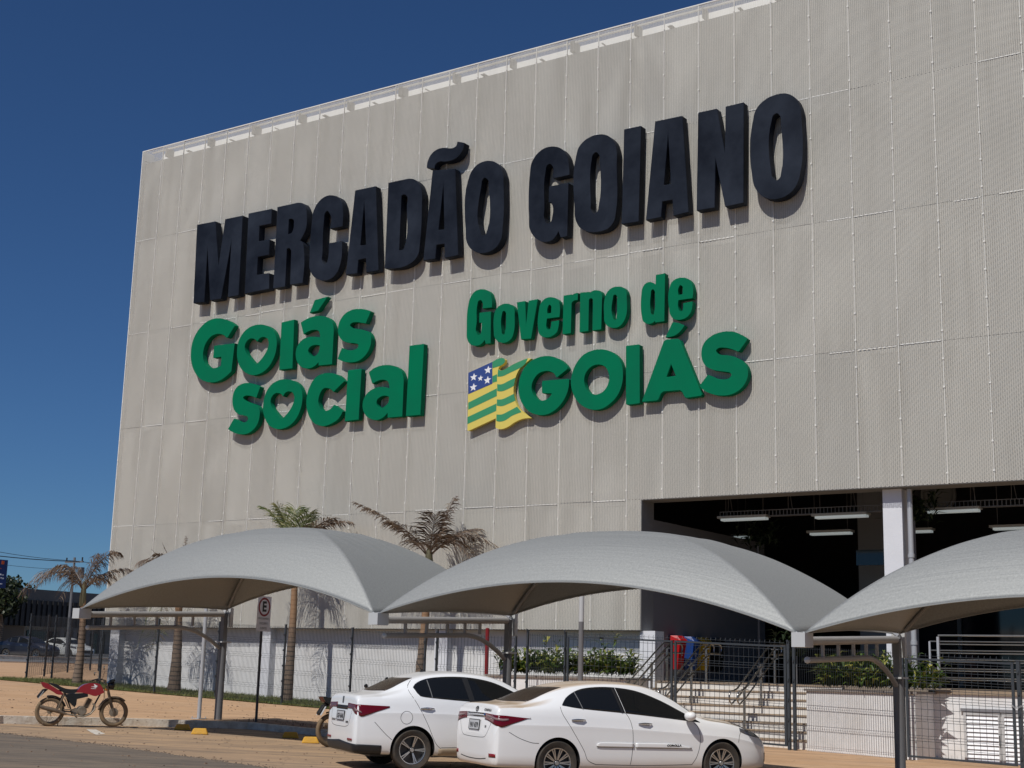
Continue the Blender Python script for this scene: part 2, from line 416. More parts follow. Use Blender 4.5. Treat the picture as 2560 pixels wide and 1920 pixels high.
# kerbs (white painted)
def kerb_run(name, pts, w=.13, top=.012, label=None):
    mb = MB()
    for (a, b) in zip(pts[:-1], pts[1:]):
        d = Vector((b[0] - a[0], b[1] - a[1])); L = d.length; d.normalize(); q = Vector((-d.y, d.x)); n = max(1, round(L / 1.0))
        for i in range(n):
            t0 = L * i / n + .004; t1 = L * (i + 1) / n - .004; p = []
            for dz in (-CURB - .05, top):
                for (t, o) in ((t0, 0), (t1, 0), (t1, w), (t0, w)):
                    s = a[0] + d.x * t + q.x * o; nn = a[1] + d.y * t + q.y * o; p.append(W(s, nn, (min(ST(s), G(s)) - .05) if dz < 0 else G(s) + dz))
            mb.hexa(p)
    return tag(mb.build(name, M_CURB), kind='structure')
kerb_run('kerb', [(-11.9, 39.9), k0, k1, k2, k3, (k3[0] + .35, KN), (44, KN)])
# painted scrap of marking near the motorcycle
P = ground(234, 1831, -CURB); a = SN(P)
pp = [SN(ground(x, y, -CURB))[:2] for x, y in ((216, 1825), (240, 1825), (263, 1835), (240, 1837), (228, 1832))]
poly_sheet('marking_remnant', M_LINE, pp[::-1], -CURB + .012)
# the cross street beyond the plaza
def far_sheet(name, mt, pix, h, Ys=None):
    mb = MB(); mb.v = [atY(x, y, Y) + Vector((0, 0, h)) for x, y, Y in pix]; mb.f = [tuple(range(len(pix)))]
    return tag(mb.build(name, mt), kind='structure')
def FG(s): return G(s)
tag(sheet('far_plaza', M_PAVE, -22, -12, -40, 40, -.002, 2.5))
tag(sheet('far_pavement', M_PAVE, -12, 0, -40, -.4, -.001, 2.5))
sheet('far_road', M_ASPH2, -60, -22.0, -90, 60, .0, 4)
def far_kerb(name, s, w, h):
    mb = MB()
    for i in range(-45, 30): mb.fbox(s, s + w, i * 2 + .01, i * 2 + 1.99, G(s) - .05, G(s) + h)
    return tag(mb.build(name, M_CURB), kind='structure')
far_kerb('far_kerb', -22.1, .16, .05); far_kerb('far_kerb', -30.2, .35, .16); far_kerb('far_kerb', -31.8, .35, .16); far_kerb('far_kerb', -47.5, .3, .2)
sheet('median_strip', M_PAVE, -31.5, -30.1, -90, 60, .12, 4)
# grass strip between the wall and the fence
sheet('grass_bed', mat('grass_soil', (.06, .055, .03), .95, noise=(3, .7, (.12, .09, .045))), -2.6, 16.6, -.4, 2.62, .02, 2)
mb = MB()
for i in range(26000):
    s = rr.uniform(-2.6, 16.5); n = rr.uniform(-.4, 2.7) if rr.random() < .6 else rr.uniform(1.6, 2.75)
    z = G(s) + .02; h = rr.uniform(.03, .11); a = rr.uniform(0, 6.28); w = .008; dx, dy = math.cos(a) * w, math.sin(a) * w
    lx, ly = rr.gauss(0, .03), rr.gauss(0, .03)
    mb.add([W(s - dx, n - dy, z), W(s + dx, n + dy, z), W(s + lx, n + ly, z + h)], [(0, 1, 2)])
tag(mb.build('grass', mat('grass_blades', (.07, .11, .02), .7, noise=(1.2, .8, (.20, .17, .06))), fixn=False), 'short patchy grass growing between the white wall and the mesh fence', 'grass', kind='stuff')

# ------------------------------------------------------------------ market building
ZB, ZT, ZO = 3.28, 20.10, 6.63           # screen bottom, screen top, bottom above the entrance
SO = 20.41                               # where the entrance opening starts
SP, S00 = 1.052, 2.09                    # width of a screen panel, first seam
SEND = 46.0
B = thing('market_building', 'large box building wrapped in beige expanded metal screen above white base wall', 'building')
rows = [ZB, 6.64, 10.0, 13.36, 16.72, ZT]
seams = [0.0] + [S00 - SP + SP * k for k in range(0, 60) if S00 - SP + SP * k < SEND] + [SEND]
mb = MB(); rp = random.Random(5)
for i in range(len(seams) - 1):
    a, b = seams[i], seams[i + 1]
    spans = [(a, b)]
    if a < SO < b: spans = [(a, SO), (SO, b)]
    for r in range(5):
        z0, z1 = rows[r], rows[r + 1]
        for (a1, b1) in spans:
            if r == 0 and a1 >= SO - .001: continue
            if r == 1 and a1 >= SO - .001: z0 = ZO
            d = [rp.uniform(-.012, .010) for _ in range(4)]
            o = len(mb.v); mb.v += [W(a1, d[0], z0 + .004), W(b1, d[1], z0 + .004), W(b1, d[2], z1 - .004), W(a1, d[3], z1 - .004)]; mb.f.append((o, o + 1, o + 2, o + 3))
# return along the left flank
for k in range(10):
    for r in range(5): o = len(mb.v); mb.v += [W(0, -k * 1.05, rows[r]), W(0, -(k + 1) * 1.05, rows[r]), W(0, -(k + 1) * 1.05, rows[r + 1]), W(0, -k * 1.05, rows[r + 1])]; mb.f.append((o, o + 1, o + 2, o + 3))
mb.build('mesh_screen', M_SCREEN, B, uv=lambda v: (SN(v)[0] - SN(v)[1], v.z))
for k, s in enumerate(seams):
    m2 = MB(); z0 = ZB if s < SO + .01 else ZO
    m2.fbox(s - .006, s + .006, -.03, .014, z0, ZT)
    z = z0 + .25
    while z < ZT - .2:
        m2.fbox(s - .024, s + .020, .012, .022, z - .020, z + .020); z += .672
    m2.build('seam_strip', M_SEAM, B)
for r in range(1, 5):
    for i in range(len(seams) - 1):
        if (r == 1 and seams[i] > SO - 1) or seams[i] > 30: continue
        if rp.random() < .62:
            a, b = seams[i] + .03, seams[i + 1] - .03; dz = rp.uniform(-.02, .02); a += rp.choice((0, 0, .35)); n = 16; m2 = MB()
            for j in range(n + 1):                       # cut edge of the lattice, a narrow serrated strip
                q = a + (b - a) * j / n; w = .013 if j % 2 else .004
                m2.v += [W(q, .012, rows[r] + dz - w), W(q, .012, rows[r] + dz + w)]
            m2.f = [(2 * j, 2 * j + 2, 2 * j + 3, 2 * j + 1) for j in range(n)]
            m2.build('joint_strip', M_SEAM, B)
# top edge angle, white beam and brackets behind the screen
mb = MB(); mb.fbox(0, SEND, -.04, .012, ZT - .012, ZT + .02); mb.build('top_edge', M_SEAM, B)
mb = MB(); mb.fbox(-.03, .012, -.5, .014, ZB, ZT + .02); mb.build('corner_strip', M_SEAM, B)
mb = MB(); mb.fbox(.6, SEND, -.46, -.36, ZT - .35, ZT - .11); mb.build('white_beam', M_WHITEBAND, B)
mb = MB(); mb.fbox(.4, SEND, -.12, -.05, ZT - .12, ZT - .075); mb.build('thin_rail', M_WHITEBAND, B)
for i, s in enumerate(seams[:32]): MB().fbox(s + .08, s + .12 + .05 * (i % 3), -.36, -.03, ZT - .38, ZT - .36 + .30 * (i % 2)).build('bracket', M_POST, B)
mb = MB(); mb.prism([(.06, ZB - .004), (SO - .03, ZB - .004), (SO - .03, ZO - .004), (SEND, ZO - .004), (SEND, ZT - .44), (.06, ZT - .44)], lambda s, z, d: W(s, d, z), -.75, -.10); mb.build('backing_wall', M_BACKWALL, B)
mb = MB(); mb.fbox(.3, SEND, -40, -.95, ZT - 1.0, ZT - .8); mb.fbox(.3, .5, -40, -.95, G(0) - .1, ZT - 1.0); mb.fbox(SEND - .3, SEND, -40, -.95, G(40) - .1, ZT - 1.0)
mb.build('shell', M_WALL, B)
# soffit between screen and wall, steel frame behind
# base wall: blockwork painted white, columns standing proud
m_base = bpy.data.materials.new('painted_blockwork'); m_base.use_nodes = True
nt, nd, mth, mix = node_tools(m_base); b_ = nt.nodes['Principled BSDF']
tc = nd('ShaderNodeTexCoord'); sp_ = nd('ShaderNodeSeparateXYZ'); nt.links.new(tc.outputs['Object'], sp_.inputs[0])
zz = mth('FRACT', mth('MULTIPLY', sp_.outputs[2], 1 / .2)); gro = mth('MULTIPLY', mth('LESS_THAN', zz, .06), .35)
nz = nd('ShaderNodeTexNoise'); nz.inputs['Scale'].default_value = 2.2; nz.inputs['Detail'].default_value = 7; nt.links.new(tc.outputs['Object'], nz.inputs['Vector'])
mr = nd('ShaderNodeMapRange'); mr.inputs[1].default_value = .45; mr.inputs[2].default_value = .8; nt.links.new(nz.outputs[0], mr.inputs[0])
nt.links.new(mix(mth('MULTIPLY', mr.outputs[0], .6), (.72, .72, .71), (.58, .565, .54)), b_.inputs['Base Color']); b_.inputs['Roughness'].default_value = .85
bn = nd('ShaderNodeBump'); bn.inputs['Strength'].default_value = .5; bn.inputs['Distance'].default_value = .01; nt.links.new(mth('SUBTRACT', nz.outputs[0], gro), bn.inputs['Height']); nt.links.new(bn.outputs[0], b_.inputs['Normal'])
mb = MB(); mb.fbox(.32, SO - .2, -.70, -.45, 0.6, ZB - .008); mb.build('base_wall', m_base, B)
COLS = [.12, 6.98, 13.72, 20.30]
for s in COLS: MB().fbox(s, s + .44, -.66, -.18, .6, ZB - .01).build('pilaster', M_WALL, B)
for s in (26.72, 33.4): MB().fbox(s, s + .46, -.82, -.36, 1.5, ZO - .01).build('pillar', M_WALL, B)
mb = MB()
for s in (27.35,): 
    mb.tube([W(s, -.42, 2.0), W(s, -.42, ZO - .02)], .065, 12)
    for z in (3.0, 5.0): mb.tube([W(s, -.42, z), W(s, -.42, z + .09)], .08, 12)
mb.build('downpipe', M_GALV, B, smooth=True)
LZ = 2.03                                                               # landing level
# hall behind the entrance opening
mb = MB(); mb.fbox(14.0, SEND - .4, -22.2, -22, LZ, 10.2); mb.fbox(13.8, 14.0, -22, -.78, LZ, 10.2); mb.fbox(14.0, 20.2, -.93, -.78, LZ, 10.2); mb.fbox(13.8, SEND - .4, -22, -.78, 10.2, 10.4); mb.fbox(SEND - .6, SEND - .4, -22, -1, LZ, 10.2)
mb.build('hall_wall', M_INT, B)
MB().prism([(14, -22), (SEND - .4, -22), (SEND - .4, -.18), (20.75, -.18), (20.75, -.95), (14, -.95)], lambda s, n, d: W(s, n, LZ + d), -.25, 0).build('hall_floor', mat('hall_floor', (.30, .24, .18), .6, noise=(1, .5, (.24, .18, .13))), B)
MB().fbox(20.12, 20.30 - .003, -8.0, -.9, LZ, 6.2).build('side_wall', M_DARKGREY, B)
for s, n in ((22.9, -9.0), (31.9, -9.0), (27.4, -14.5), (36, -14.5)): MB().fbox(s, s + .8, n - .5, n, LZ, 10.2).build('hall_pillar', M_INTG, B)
for k in range(7): MB().fbox(14.2, SEND - .5, -2.2 - k * 2.8, -2.05 - k * 2.8, 9.4, 10.15).build('ceiling_beam', M_INTG, B)
for s in (22, 27.2, 32.4): MB().fbox(s, s + .18, -21, -1.2, 8.6, 9.35).build('ceiling_beam', M_INTG, B)
# shop fronts at the back: dark glass with pale mullions
M_GLASSD = mat('dark_glass', (.012, .015, .02), .06, spec=.6)
MB().fbox(21, 45, -15.2, -15.1, LZ, 5.3).build('shop_glass', M_GLASSD, B)
mb = MB()
for s in (24, 27, 29.5, 33, 37): mb.fbox(s, s + .12, -15.1, -14.98, LZ, 5.3)
mb.build('mullion', M_INTG, B)
g_ = MB(); a0 = onN(2140, 1375, -7); a1 = onN(2206, 1412, -7); g_.fbox(a0[0], a1[0] + .3, -7.1, -7.0, a1[2], a0[2]); g_.build('inner_window', M_GLASSD, B)
# round exhaust fan high in the hall
d0 = onN(2348, 1237, -8); mb = MB(); mb.lathe([(0, .0), (.50, .0), (.50, .12), (.44, .12), (.40, .03), (0, .03)], lambda x, y, h: W(d0[0] + x, -8 + h, d0[2] + y), 32)
mb.build('exhaust_fan', mat('fan_grey', (.16, .16, .15), .6), B, smooth=True)
# cable trays
def tray(p0, p1, n, dz=.15):
    a = onN(*p0, n); b = onN(*p1, n); t = thing('cable_tray', None, None, W(a[0], n, a[2]))
    mb = MB(); L = b[0] - a[0]; z0 = (a[2] + b[2]) / 2
    mb.fbox(a[0], b[0], n, n + .02, z0 - dz, z0 - dz + .02); mb.fbox(a[0], b[0], n, n + .02, z0, z0 + .02); mb.fbox(a[0], b[0], n - .2, n, z0 - dz, z0 - dz + .01)
    k = int(L / .1)
    for i in range(k): mb.fbox(a[0] + i * .1, a[0] + i * .1 + .02, n + .001, n + .012, z0 - dz + .02, z0)
    mb.build('rail', mat('tray_grey', (.20, .20, .21), .5, metal=.3), t)
    hg = MB()
    for i in range(3):
        s = a[0] + L * (i + .15) / 2.6; hg.bar(W(s - .06, n - .1, z0 + .02), W(s, n - .1, 10.2), .015, .015); hg.bar(W(s + .06, n - .1, z0 + .02), W(s, n - .1, z0 + .4), .015, .015)
    hg.build('hanger', M_POST, t)
    return t
tag(tray((1800, 1279), (2204, 1266), -2), 'perforated cable tray hanging left of the white pillar in the hall', 'cable tray', 'cable trays in the hall')
tag(tray((2316, 1257), (2580, 1248), -2), 'perforated cable tray hanging right of the white pillar in the hall', 'cable tray', 'cable trays in the hall')
# fluorescent lamps
M_TUBE = mat('lamp_tube', (.8, .85, .85), .4, emit=((.80, .93, .95), .22))
def hall_lamp(x0, y0, x1, y1, n, label):
    a = onN(x0, y0, n); b = onN(x1, y1, n); z = (a[2] + b[2]) / 2
    t = thing('hall_lamp', label, 'ceiling light', W(a[0], n, z), 'fluorescent lamps hanging in the hall')
    MB().fbox(a[0] - .08, b[0] + .04, n - .16, n + .16, z + .06, z + .12).build('housing', mat('lamp_housing', (.42, .42, .40), .5), t)
    MB().fbox(a[0], b[0], n - .11, n + .11, z, z + .055).build('diffuser', M_TUBE, t)
    mb = MB()
    for s in (a[0] + .1, b[0] - .1): mb.bar(W(s, n, z + .12), W(s, n, 10.2), .012, .012)
    mb.build('hanger', M_POST, t)
hall_lamp(1806, 1302, 1917, 1300, -2, 'lit lamp at the left end of the front row, below the cable tray')
hall_lamp(2041, 1296, 2168, 1294, -2, 'lit lamp hanging just left of the white pillar, front row')
hall_lamp(2322, 1284, 2448, 1279, -2, 'lit lamp right of the white pillar and its downpipe')
hall_lamp(2028, 1338, 2128, 1336, -5, 'lit lamp lower in the hall behind the front row, left of the pillar')
hall_lamp(1838, 1346, 1872, 1345, -9, 'short far lamp just above the grey side wall')
hall_lamp(2272, 1333, 2330, 1331, -6, 'dim lamp half hidden behind the right downpipe in the hall')
hall_lamp(2485, 1326, 2600, 1322, -5, 'lit lamp at the right picture edge above the third canopy')

# ------------------------------------------------------------------ sign letters
def loop(pts, seg=6):
    """pts: (x,y) corner or (x,y,1) smooth; Catmull-Rom between points, broken at corners"""
    n = len(pts); out = []
    for i in range(n):
        p0, p1, p2, p3 = pts[i - 1], pts[i], pts[(i + 1) % n], pts[(i + 2) % n]
        s1, s2 = len(p1) > 2, len(p2) > 2
        out.append((p1[0], p1[1]))
        if not (s1 or s2): continue
        d = math.dist(p1[:2], p2[:2])
        def tan(a, b, c, sm):
            if not sm: return None
            da = math.dist(a[:2], b[:2]) or 1; db = math.dist(b[:2], c[:2]) or 1
            tx = (b[0] - a[0]) / da * db + (c[0] - b[0]) / db * da; ty = (b[1] - a[1]) / da * db + (c[1] - b[1]) / db * da
            k = d / (da + db); return (tx * k, ty * k)
        t1 = tan(p0, p1, p2, s1); t2 = tan(p1, p2, p3, s2)
        ch = (p2[0] - p1[0], p2[1] - p1[1])
        if t1 is None: t1 = (1.5 * ch[0] - .5 * t2[0], 1.5 * ch[1] - .5 * t2[1])
        if t2 is None: t2 = (1.5 * ch[0] - .5 * t1[0], 1.5 * ch[1] - .5 * t1[1])
        for j in range(1, seg):
            t = j / seg; h = (2 * t**3 - 3 * t**2 + 1, t**3 - 2 * t**2 + t, -2 * t**3 + 3 * t**2, t**3 - t**2)
            out.append((h[0] * p1[0] + h[1] * t1[0] + h[2] * p2[0] + h[3] * t2[0], h[0] * p1[1] + h[1] * t1[1] + h[2] * p2[1] + h[3] * t2[1]))
    return out
def letter(parent, name, reg, outer, holes, thick, m, gap=.05, label=None, back=None, rim=None):
    ox, oy, sc = reg; off = thick + gap
    def cv(pl): return [onN(ox + p[0] * sc, oy + p[1] * sc, off)[::2] for p in loop(pl)]
    mb = MB(); mb.prism(cv(outer), lambda s, z, d: W(s, d, z), gap, off, [cv(h) for h in holes])
    ob = mb.build(name, m, parent)
    bv = ob.modifiers.new('bevel', 'BEVEL'); bv.width = .012; bv.segments = 1; bv.limit_method = 'ANGLE'; bv.angle_limit = rad(50)
    if label: ob['label'] = label
    return ob
R1 = (470, 500, .16878); R2 = (760, 440, .16878); R3_ = (1020, 340, .20498); R4 = (1300, 310, .19888); R5 = (1600, 220, .21696)
S1 = thing('facade_sign', 'long row of thick navy black capitals reading MERCADÃO GOIANO high on the mesh screen', 'sign', None, 'raised signs on the mesh screen')
BT = .27
def bl(lbl, reg, o, *h): letter(S1, 'letter', reg, o, h, BT, M_BLACK, .06, lbl)
bl('letter M', R1, [(133,365),(405,314),(450,960),(548,282),(810,228),(748,1412),(587,1443),(640,620),(487,1465),(325,1492),(287,690),(238,1515),(78,1530)])
bl('letter E', R1, [(893,198),(1240,128),(1228,352),(1055,385),(1045,610),(1208,585),(1198,812),(1032,845),(1018,1108),(1200,1080),(1197,1318),(835,1392)])
bl('letter R', R1, [(1325,105),(1600,45),(1690,45,1),(1740,110,1),(1760,240,1),(1745,430,1),(1660,598),(1700,640,1),(1715,730,1),(1695,1228),(1512,1252),(1528,790),(1520,735,1),(1500,712,1),(1463,722),(1437,1280),(1262,1308)],
   [(1492,285),(1530,275,1),(1560,290,1),(1568,360,1),(1560,430,1),(1535,485,1),(1483,505)])
bl('letter C', R2, [(570,745),(580,600),(575,480,1),(550,370,1),(500,310,1),(420,285,1),(320,300,1),(210,390,1),(140,520,1),(115,700,1),(82,1200,1),(90,1400,1),(160,1505,1),(260,1545,1),(380,1530,1),(480,1440,1),(540,1290,1),(560,965),(370,995),(350,1240,1),(335,1290,1),(300,1305,1),(268,1260,1),(272,1150,1),(297,640,1),(310,550,1),(345,515,1),(383,560,1),(383,780)])
bl('letter A', R2, [(755,212),(1062,148),(1100,1400),(918,1435),(915,1220),(802,1245),(785,1445),(615,1465)], [(890,385),(915,1018),(833,1030)])
bl('letter D', R2, [(1250,100),(1540,40),(1620,45,1),(1700,110,1),(1745,240,1),(1745,420,1),(1715,1000,1),(1690,1160,1),(1620,1260,1),(1520,1325,1),(1195,1370)], [(1443,290),(1490,272,1),(1530,310,1),(1525,420,1),(1495,1020,1),(1470,1085,1),(1408,1100)])
tl = letter(S1, 'tilde', R3_, [(602,68),(685,82),(670,160,1),(620,240,1),(560,285,1),(460,310,1),(380,312,1),(335,345,1),(322,395),(228,388),(240,310,1),(285,220,1),(350,165,1),(440,143,1),(530,150,1),(585,122,1)], (), BT, M_BLACK, .06)
bl('letter A with tilde', R3_, [(298,420),(575,398),(610,1455),(445,1490),(443,1315),(345,1330),(330,1500),(183,1520)], [(430,600),(440,1138),(370,1145)])
bl('letter O', R3_, [(960,303,1),(1050,312,1),(1120,370,1),(1160,470,1),(1165,600,1),(1155,1100,1),(1130,1270,1),(1060,1370,1),(960,1420,1),(860,1425,1),(770,1380,1),(715,1290,1),(703,1150,1),(730,550,1),(770,440,1),(850,345,1)],
   [(935,508,1),(975,535,1),(982,610,1),(965,1150,1),(945,1200,1),(910,1215,1),(882,1160,1),(895,600,1),(905,540,1)])
bl('letter G', R4, [(620,638),(615,520,1),(580,380,1),(510,305,1),(430,283,1),(330,295,1),(210,380,1),(145,490,1),(122,650,1),(112,1150,1),(125,1330,1),(190,1430,1),(290,1480,1),(400,1460,1),(455,1400,1),(482,1345),(512,1425),(592,1408),(608,740),(365,785),(360,985),(392,985),(410,1030,1),(408,1150,1),(385,1230,1),(340,1250,1),(303,1190,1),(305,1080,1),(320,600,1),(340,520,1),(375,500,1),(412,535,1),(418,600),(418,682)])
bl('letter O', R4, [(1000,130,1),(1100,145,1),(1180,220,1),(1215,340,1),(1215,500,1),(1205,1100,1),(1180,1220,1),(1110,1310,1),(1000,1350,1),(870,1355,1),(760,1310,1),(700,1210,1),(685,1050,1),(700,430,1),(740,290,1),(840,185,1)],
   [(955,352,1),(995,390,1),(1002,470,1),(990,1020,1),(970,1100,1),(930,1128,1),(892,1080,1),(890,1000,1),(900,450,1),(915,385,1)])
bl('letter I', R4, [(1308,65),(1522,20),(1490,1228),(1278,1262)])
bl('letter A', R5, [(172,383),(488,318),(558,1430),(383,1475),(372,1290),(255,1310),(240,1490),(65,1525)], [(322,540),(355,1105),(275,1118)])
bl('letter N', R5, [(668,282),(885,235),(978,740),(985,212),(1195,162),(1190,1325),(980,1370),(868,820),(858,1380),(650,1415)])
bl('letter O', R5, [(1680,62,1),(1780,105,1),(1845,220,1),(1862,380,1),(1852,950,1),(1820,1080,1),(1740,1200,1),(1630,1265,1),(1510,1280,1),(1390,1230,1),(1320,1140,1),(1290,1000,1),(1300,380,1),(1330,260,1),(1420,150,1),(1560,78,1)],
   [(1580,290,1),(1615,325,1),(1622,400,1),(1625,980,1),(1610,1035,1),(1572,1062,1),(1525,1030,1),(1512,960,1),(1515,380,1),(1535,315,1)])
GT = .19
R6 = (1160, 670, .13562); R7 = (1440, 670, .14467); R8 = (1150, 860, .13861); R10 = (1410, 800, .14469); R11 = (1600, 800, .13562)
S2 = thing('facade_sign', 'green raised letters reading Governo de GOIÁS beside a small striped flag', 'sign', None, 'raised signs on the mesh screen')
def g2(lbl, reg, o, *h, name='letter'): letter(S2, name, reg, o, h, GT, M_GREEN, .05, lbl)
g2('letter G', R6, [(512,725),(510,560,1),(470,450,1),(400,400,1),(300,392,1),(190,440,1),(110,560,1),(75,700,1),(50,1150,1),(55,1300,1),(110,1400,1),(190,1432,1),(280,1420,1),(350,1370,1),(378,1325),(400,1398),(490,1385),(495,800),(285,825),(280,1005),(325,1010),(318,1150,1),(298,1220,1),(262,1237,1),(225,1180,1),(232,1000,1),(245,680,1),(268,605,1),(310,590,1),(338,630,1),(340,745)])
g2('letter o', R6, [(790,655,1),(880,685,1),(930,770,1),(932,880,1),(918,1180,1),(880,1290,1),(800,1360,1),(710,1380,1),(620,1350,1),(560,1270,1),(547,1150,1),(550,900,1),(575,790,1),(660,690,1)], [(745,790,1),(772,830,1),(772,900,1),(755,1170,1),(735,1230,1),(710,1225,1),(692,1150,1),(700,850,1),(715,800,1)])
g2('letter v', R6, [(970,630),(1125,605),(1143,1050),(1190,600),(1360,570),(1235,1305),(1048,1318)])
g2('letter e', R6, [(1758,902),(1765,700,1),(1740,600,1),(1660,545,1),(1560,540,1),(1450,600,1),(1400,680,1),(1380,780,1),(1365,1120,1),(1385,1210,1),(1440,1265,1),(1530,1278,1),(1630,1250,1),(1710,1180,1),(1745,1060,1),(1755,962),(1605,990),(1600,1080,1),(1575,1130,1),(1535,1130,1),(1515,1080,1),(1520,1000),(1527,932)], [(1535,838),(1545,720,1),(1575,675,1),(1605,700,1),(1608,760,1),(1605,828)])
g2('letter r', R6, [(1835,510),(1985,485),(1990,515),(2030,475,1),(2100,458),(2095,590),(2020,605,1),(1987,640,1),(1982,700),(1968,1200),(1815,1220)])
g2('letter n', R7, [(72,425),(230,412),(235,435),(280,398,1),(340,383,1),(420,400,1),(450,470,1),(448,560),(435,1058),(283,1080),(292,560),(282,530,1),(255,520,1),(228,540,1),(222,575),(213,1085),(60,1110)])
g2('letter o', R7, [(730,320,1),(810,335,1),(870,420,1),(875,520,1),(860,840,1),(820,930,1),(740,1015,1),(640,1035,1),(540,1000,1),(490,920,1),(483,820,1),(495,530,1),(530,430,1),(620,342,1)], [(680,458,1),(708,490,1),(708,560,1),(700,840,1),(690,895,1),(660,895,1),(637,850,1),(638,520,1),(650,470,1)])
g2('letter d', R7, [(1380,118),(1538,90),(1525,918),(1370,940),(1365,915),(1310,955,1),(1230,965,1),(1160,920,1),(1135,820,1),(1128,480,1),(1150,340,1),(1210,260,1),(1290,240,1),(1350,270,1),(1375,290)], [(1325,365,1),(1360,400,1),(1362,470,1),(1350,760,1),(1335,810,1),(1305,800,1),(1290,740,1),(1292,450,1),(1300,390,1)])
g2('letter e', R7, [(2012,520),(2018,330,1),(1985,240,1),(1920,180,1),(1830,165,1),(1720,190,1),(1650,250,1),(1615,340,1),(1608,700,1),(1630,810,1),(1690,880,1),(1790,895,1),(1900,860,1),(1980,770,1),(2008,680,1),(2012,575),(1850,608),(1848,700,1),(1830,745,1),(1795,745,1),(1768,690,1),(1770,555)], [(1770,465),(1772,340,1),(1805,295,1),(1840,320,1),(1842,380,1),(1842,452)])
g2(None, R11, [(602,40),(640,42,1),(730,60,1),(822,98),(720,228,1),(640,285,1),(560,308,1),(468,318),(510,230,1)], name='accent')
g2('letter A with accent', R11, [(30,1500),(430,400),(455,370),(500,355),(690,342),(725,360),(750,410),(1142,1375),(1125,1402),(855,1442),(820,1425),(770,1325),(735,1298),(430,1322),(385,1360),(340,1465),(305,1490),(50,1514)], [(572,820),(655,1030),(490,1050)])
g2('letter S', R11, [(1975,345),(1890,285,1),(1760,225,1),(1620,208,1),(1440,238,1),(1290,312,1),(1180,425,1),(1132,570,1),(1142,720,1),(1200,835,1),(1310,905,1),(1450,938,1),(1590,955,1),(1665,975,1),(1682,1015,1),(1650,1065,1),(1560,1092,1),(1430,1078,1),(1330,1035,1),(1250,1008),(1098,1212),(1190,1305,1),(1330,1365,1),(1500,1392,1),(1680,1370,1),(1830,1290,1),(1940,1160,1),(1990,1010,1),(1972,870,1),(1895,765,1),(1780,690,1),(1640,652,1),(1480,635,1),(1415,600,1),(1402,560,1),(1440,520,1),(1540,508,1),(1680,533,1),(1800,582),(1830,568),(1968,372)])
g2('letter O', R10, [(620,506,1),(760,525,1),(900,610,1),(990,750,1),(1018,920,1),(1000,1110,1),(930,1290,1),(800,1440,1),(660,1530,1),(500,1550,1),(350,1505,1),(220,1390,1),(145,1240,1),(118,1060,1),(150,890,1),(230,720,1),(350,590,1),(490,525,1)], [(600,768,1),(700,800,1),(760,890,1),(780,1000,1),(755,1120,1),(680,1230,1),(560,1288,1),(450,1265,1),(375,1170,1),(348,1060,1),(365,940,1),(430,840,1),(510,785,1)])
g2('letter I', R10, [(1068,455),(1085,442),(1285,420),(1307,430),(1308,1435),(1290,1442),(1090,1468),(1068,1450)])
g2('letter G', R8, [(1940,448),(1750,600),(1735,595),(1690,530,1),(1610,490,1),(1520,490,1),(1420,530,1),(1340,620,1),(1295,730,1),(1300,860,1),(1360,965,1),(1440,1018,1),(1530,1010,1),(1610,960,1),(1655,890),(1490,888),(1478,870),(1478,680),(1495,662),(1950,625),(1968,640),(1960,760,1),(1920,910,1),(1830,1070,1),(1700,1200,1),(1560,1270,1),(1420,1280,1),(1280,1240,1),(1160,1130,1),(1080,980,1),(1053,800,1),(1080,610,1),(1160,430,1),(1290,300,1),(1450,230,1),(1620,218,1),(1780,270,1),(1880,350,1),(1935,420)])
# state flag: yellow body with green stripes, blue canton and stars laid on it
M_FY = mat('flag_yellow', (.68, .56, .12), .5); M_FG = mat('flag_green', (.035, .27, .125), .5); M_FB = mat('flag_blue', (.03, .065, .24), .5); M_FW = mat('flag_white', (.82, .83, .85), .5)
flag = letter(S2, 'flag', R8, [(152,520),(585,322),(680,268,1),(760,252,1),(808,275,1),(810,320,1),(770,370,1),(705,415,1),(692,450,1),(730,476,1),(800,460,1),(900,400,1),(1060,320,1),(1220,255),(1285,262),(1180,350,1),(1090,428,1),(1010,580,1),(970,760,1),(965,870,1),(1000,1040,1),(1070,1170,1),(1170,1250,1),(1285,1335),(1130,1350,1),(990,1410,1),(870,1490,1),(750,1535,1),(680,1530,1),(640,1505),(645,1340),(160,1565),(133,1560)], (), .12, M_FY, .05)
def fl(o, m, name='stripe', up=.004, par=flag):
    ox, oy, sc = R8; off = .17
    mb = MB(); mb.prism([onN(ox + p[0] * sc, oy + p[1] * sc, off)[::2] for p in loop(o)], lambda s, z, d: W(s, d, z), off + .001, off + up); return mb.build(name, m, par)
for o in ([(150,1058),(665,800),(665,938),(148,1185)], [(138,1318),(660,1072),(655,1205),(135,1445)], [(588,580),(668,545),(668,675),(588,700)],
          [(586,324),(680,269,1),(760,253,1),(807,275,1),(809,320,1),(768,369,1),(704,402),(590,437)],
          [(690,455),(730,478,1),(800,462,1),(900,402,1),(1060,322,1),(1222,257),(1180,350,1),(1088,430),(900,520,1),(750,585,1),(675,590)],
          [(672,725),(740,728,1),(870,670,1),(1002,605),(970,755),(860,815,1),(740,855,1),(672,848)], [(668,1000),(740,1000,1),(870,950,1),(970,897),(998,1020),(880,1075,1),(740,1122,1),(665,1112)],
          [(660,1270),(740,1272,1),(880,1210,1),(1030,1130),(1110,1228),(950,1290,1),(780,1390,1),(700,1400,1),(655,1385)]): fl(o, M_FG)
cant = fl([(153,521),(585,324),(585,715),(150,905)], M_FB, 'canton', .006)
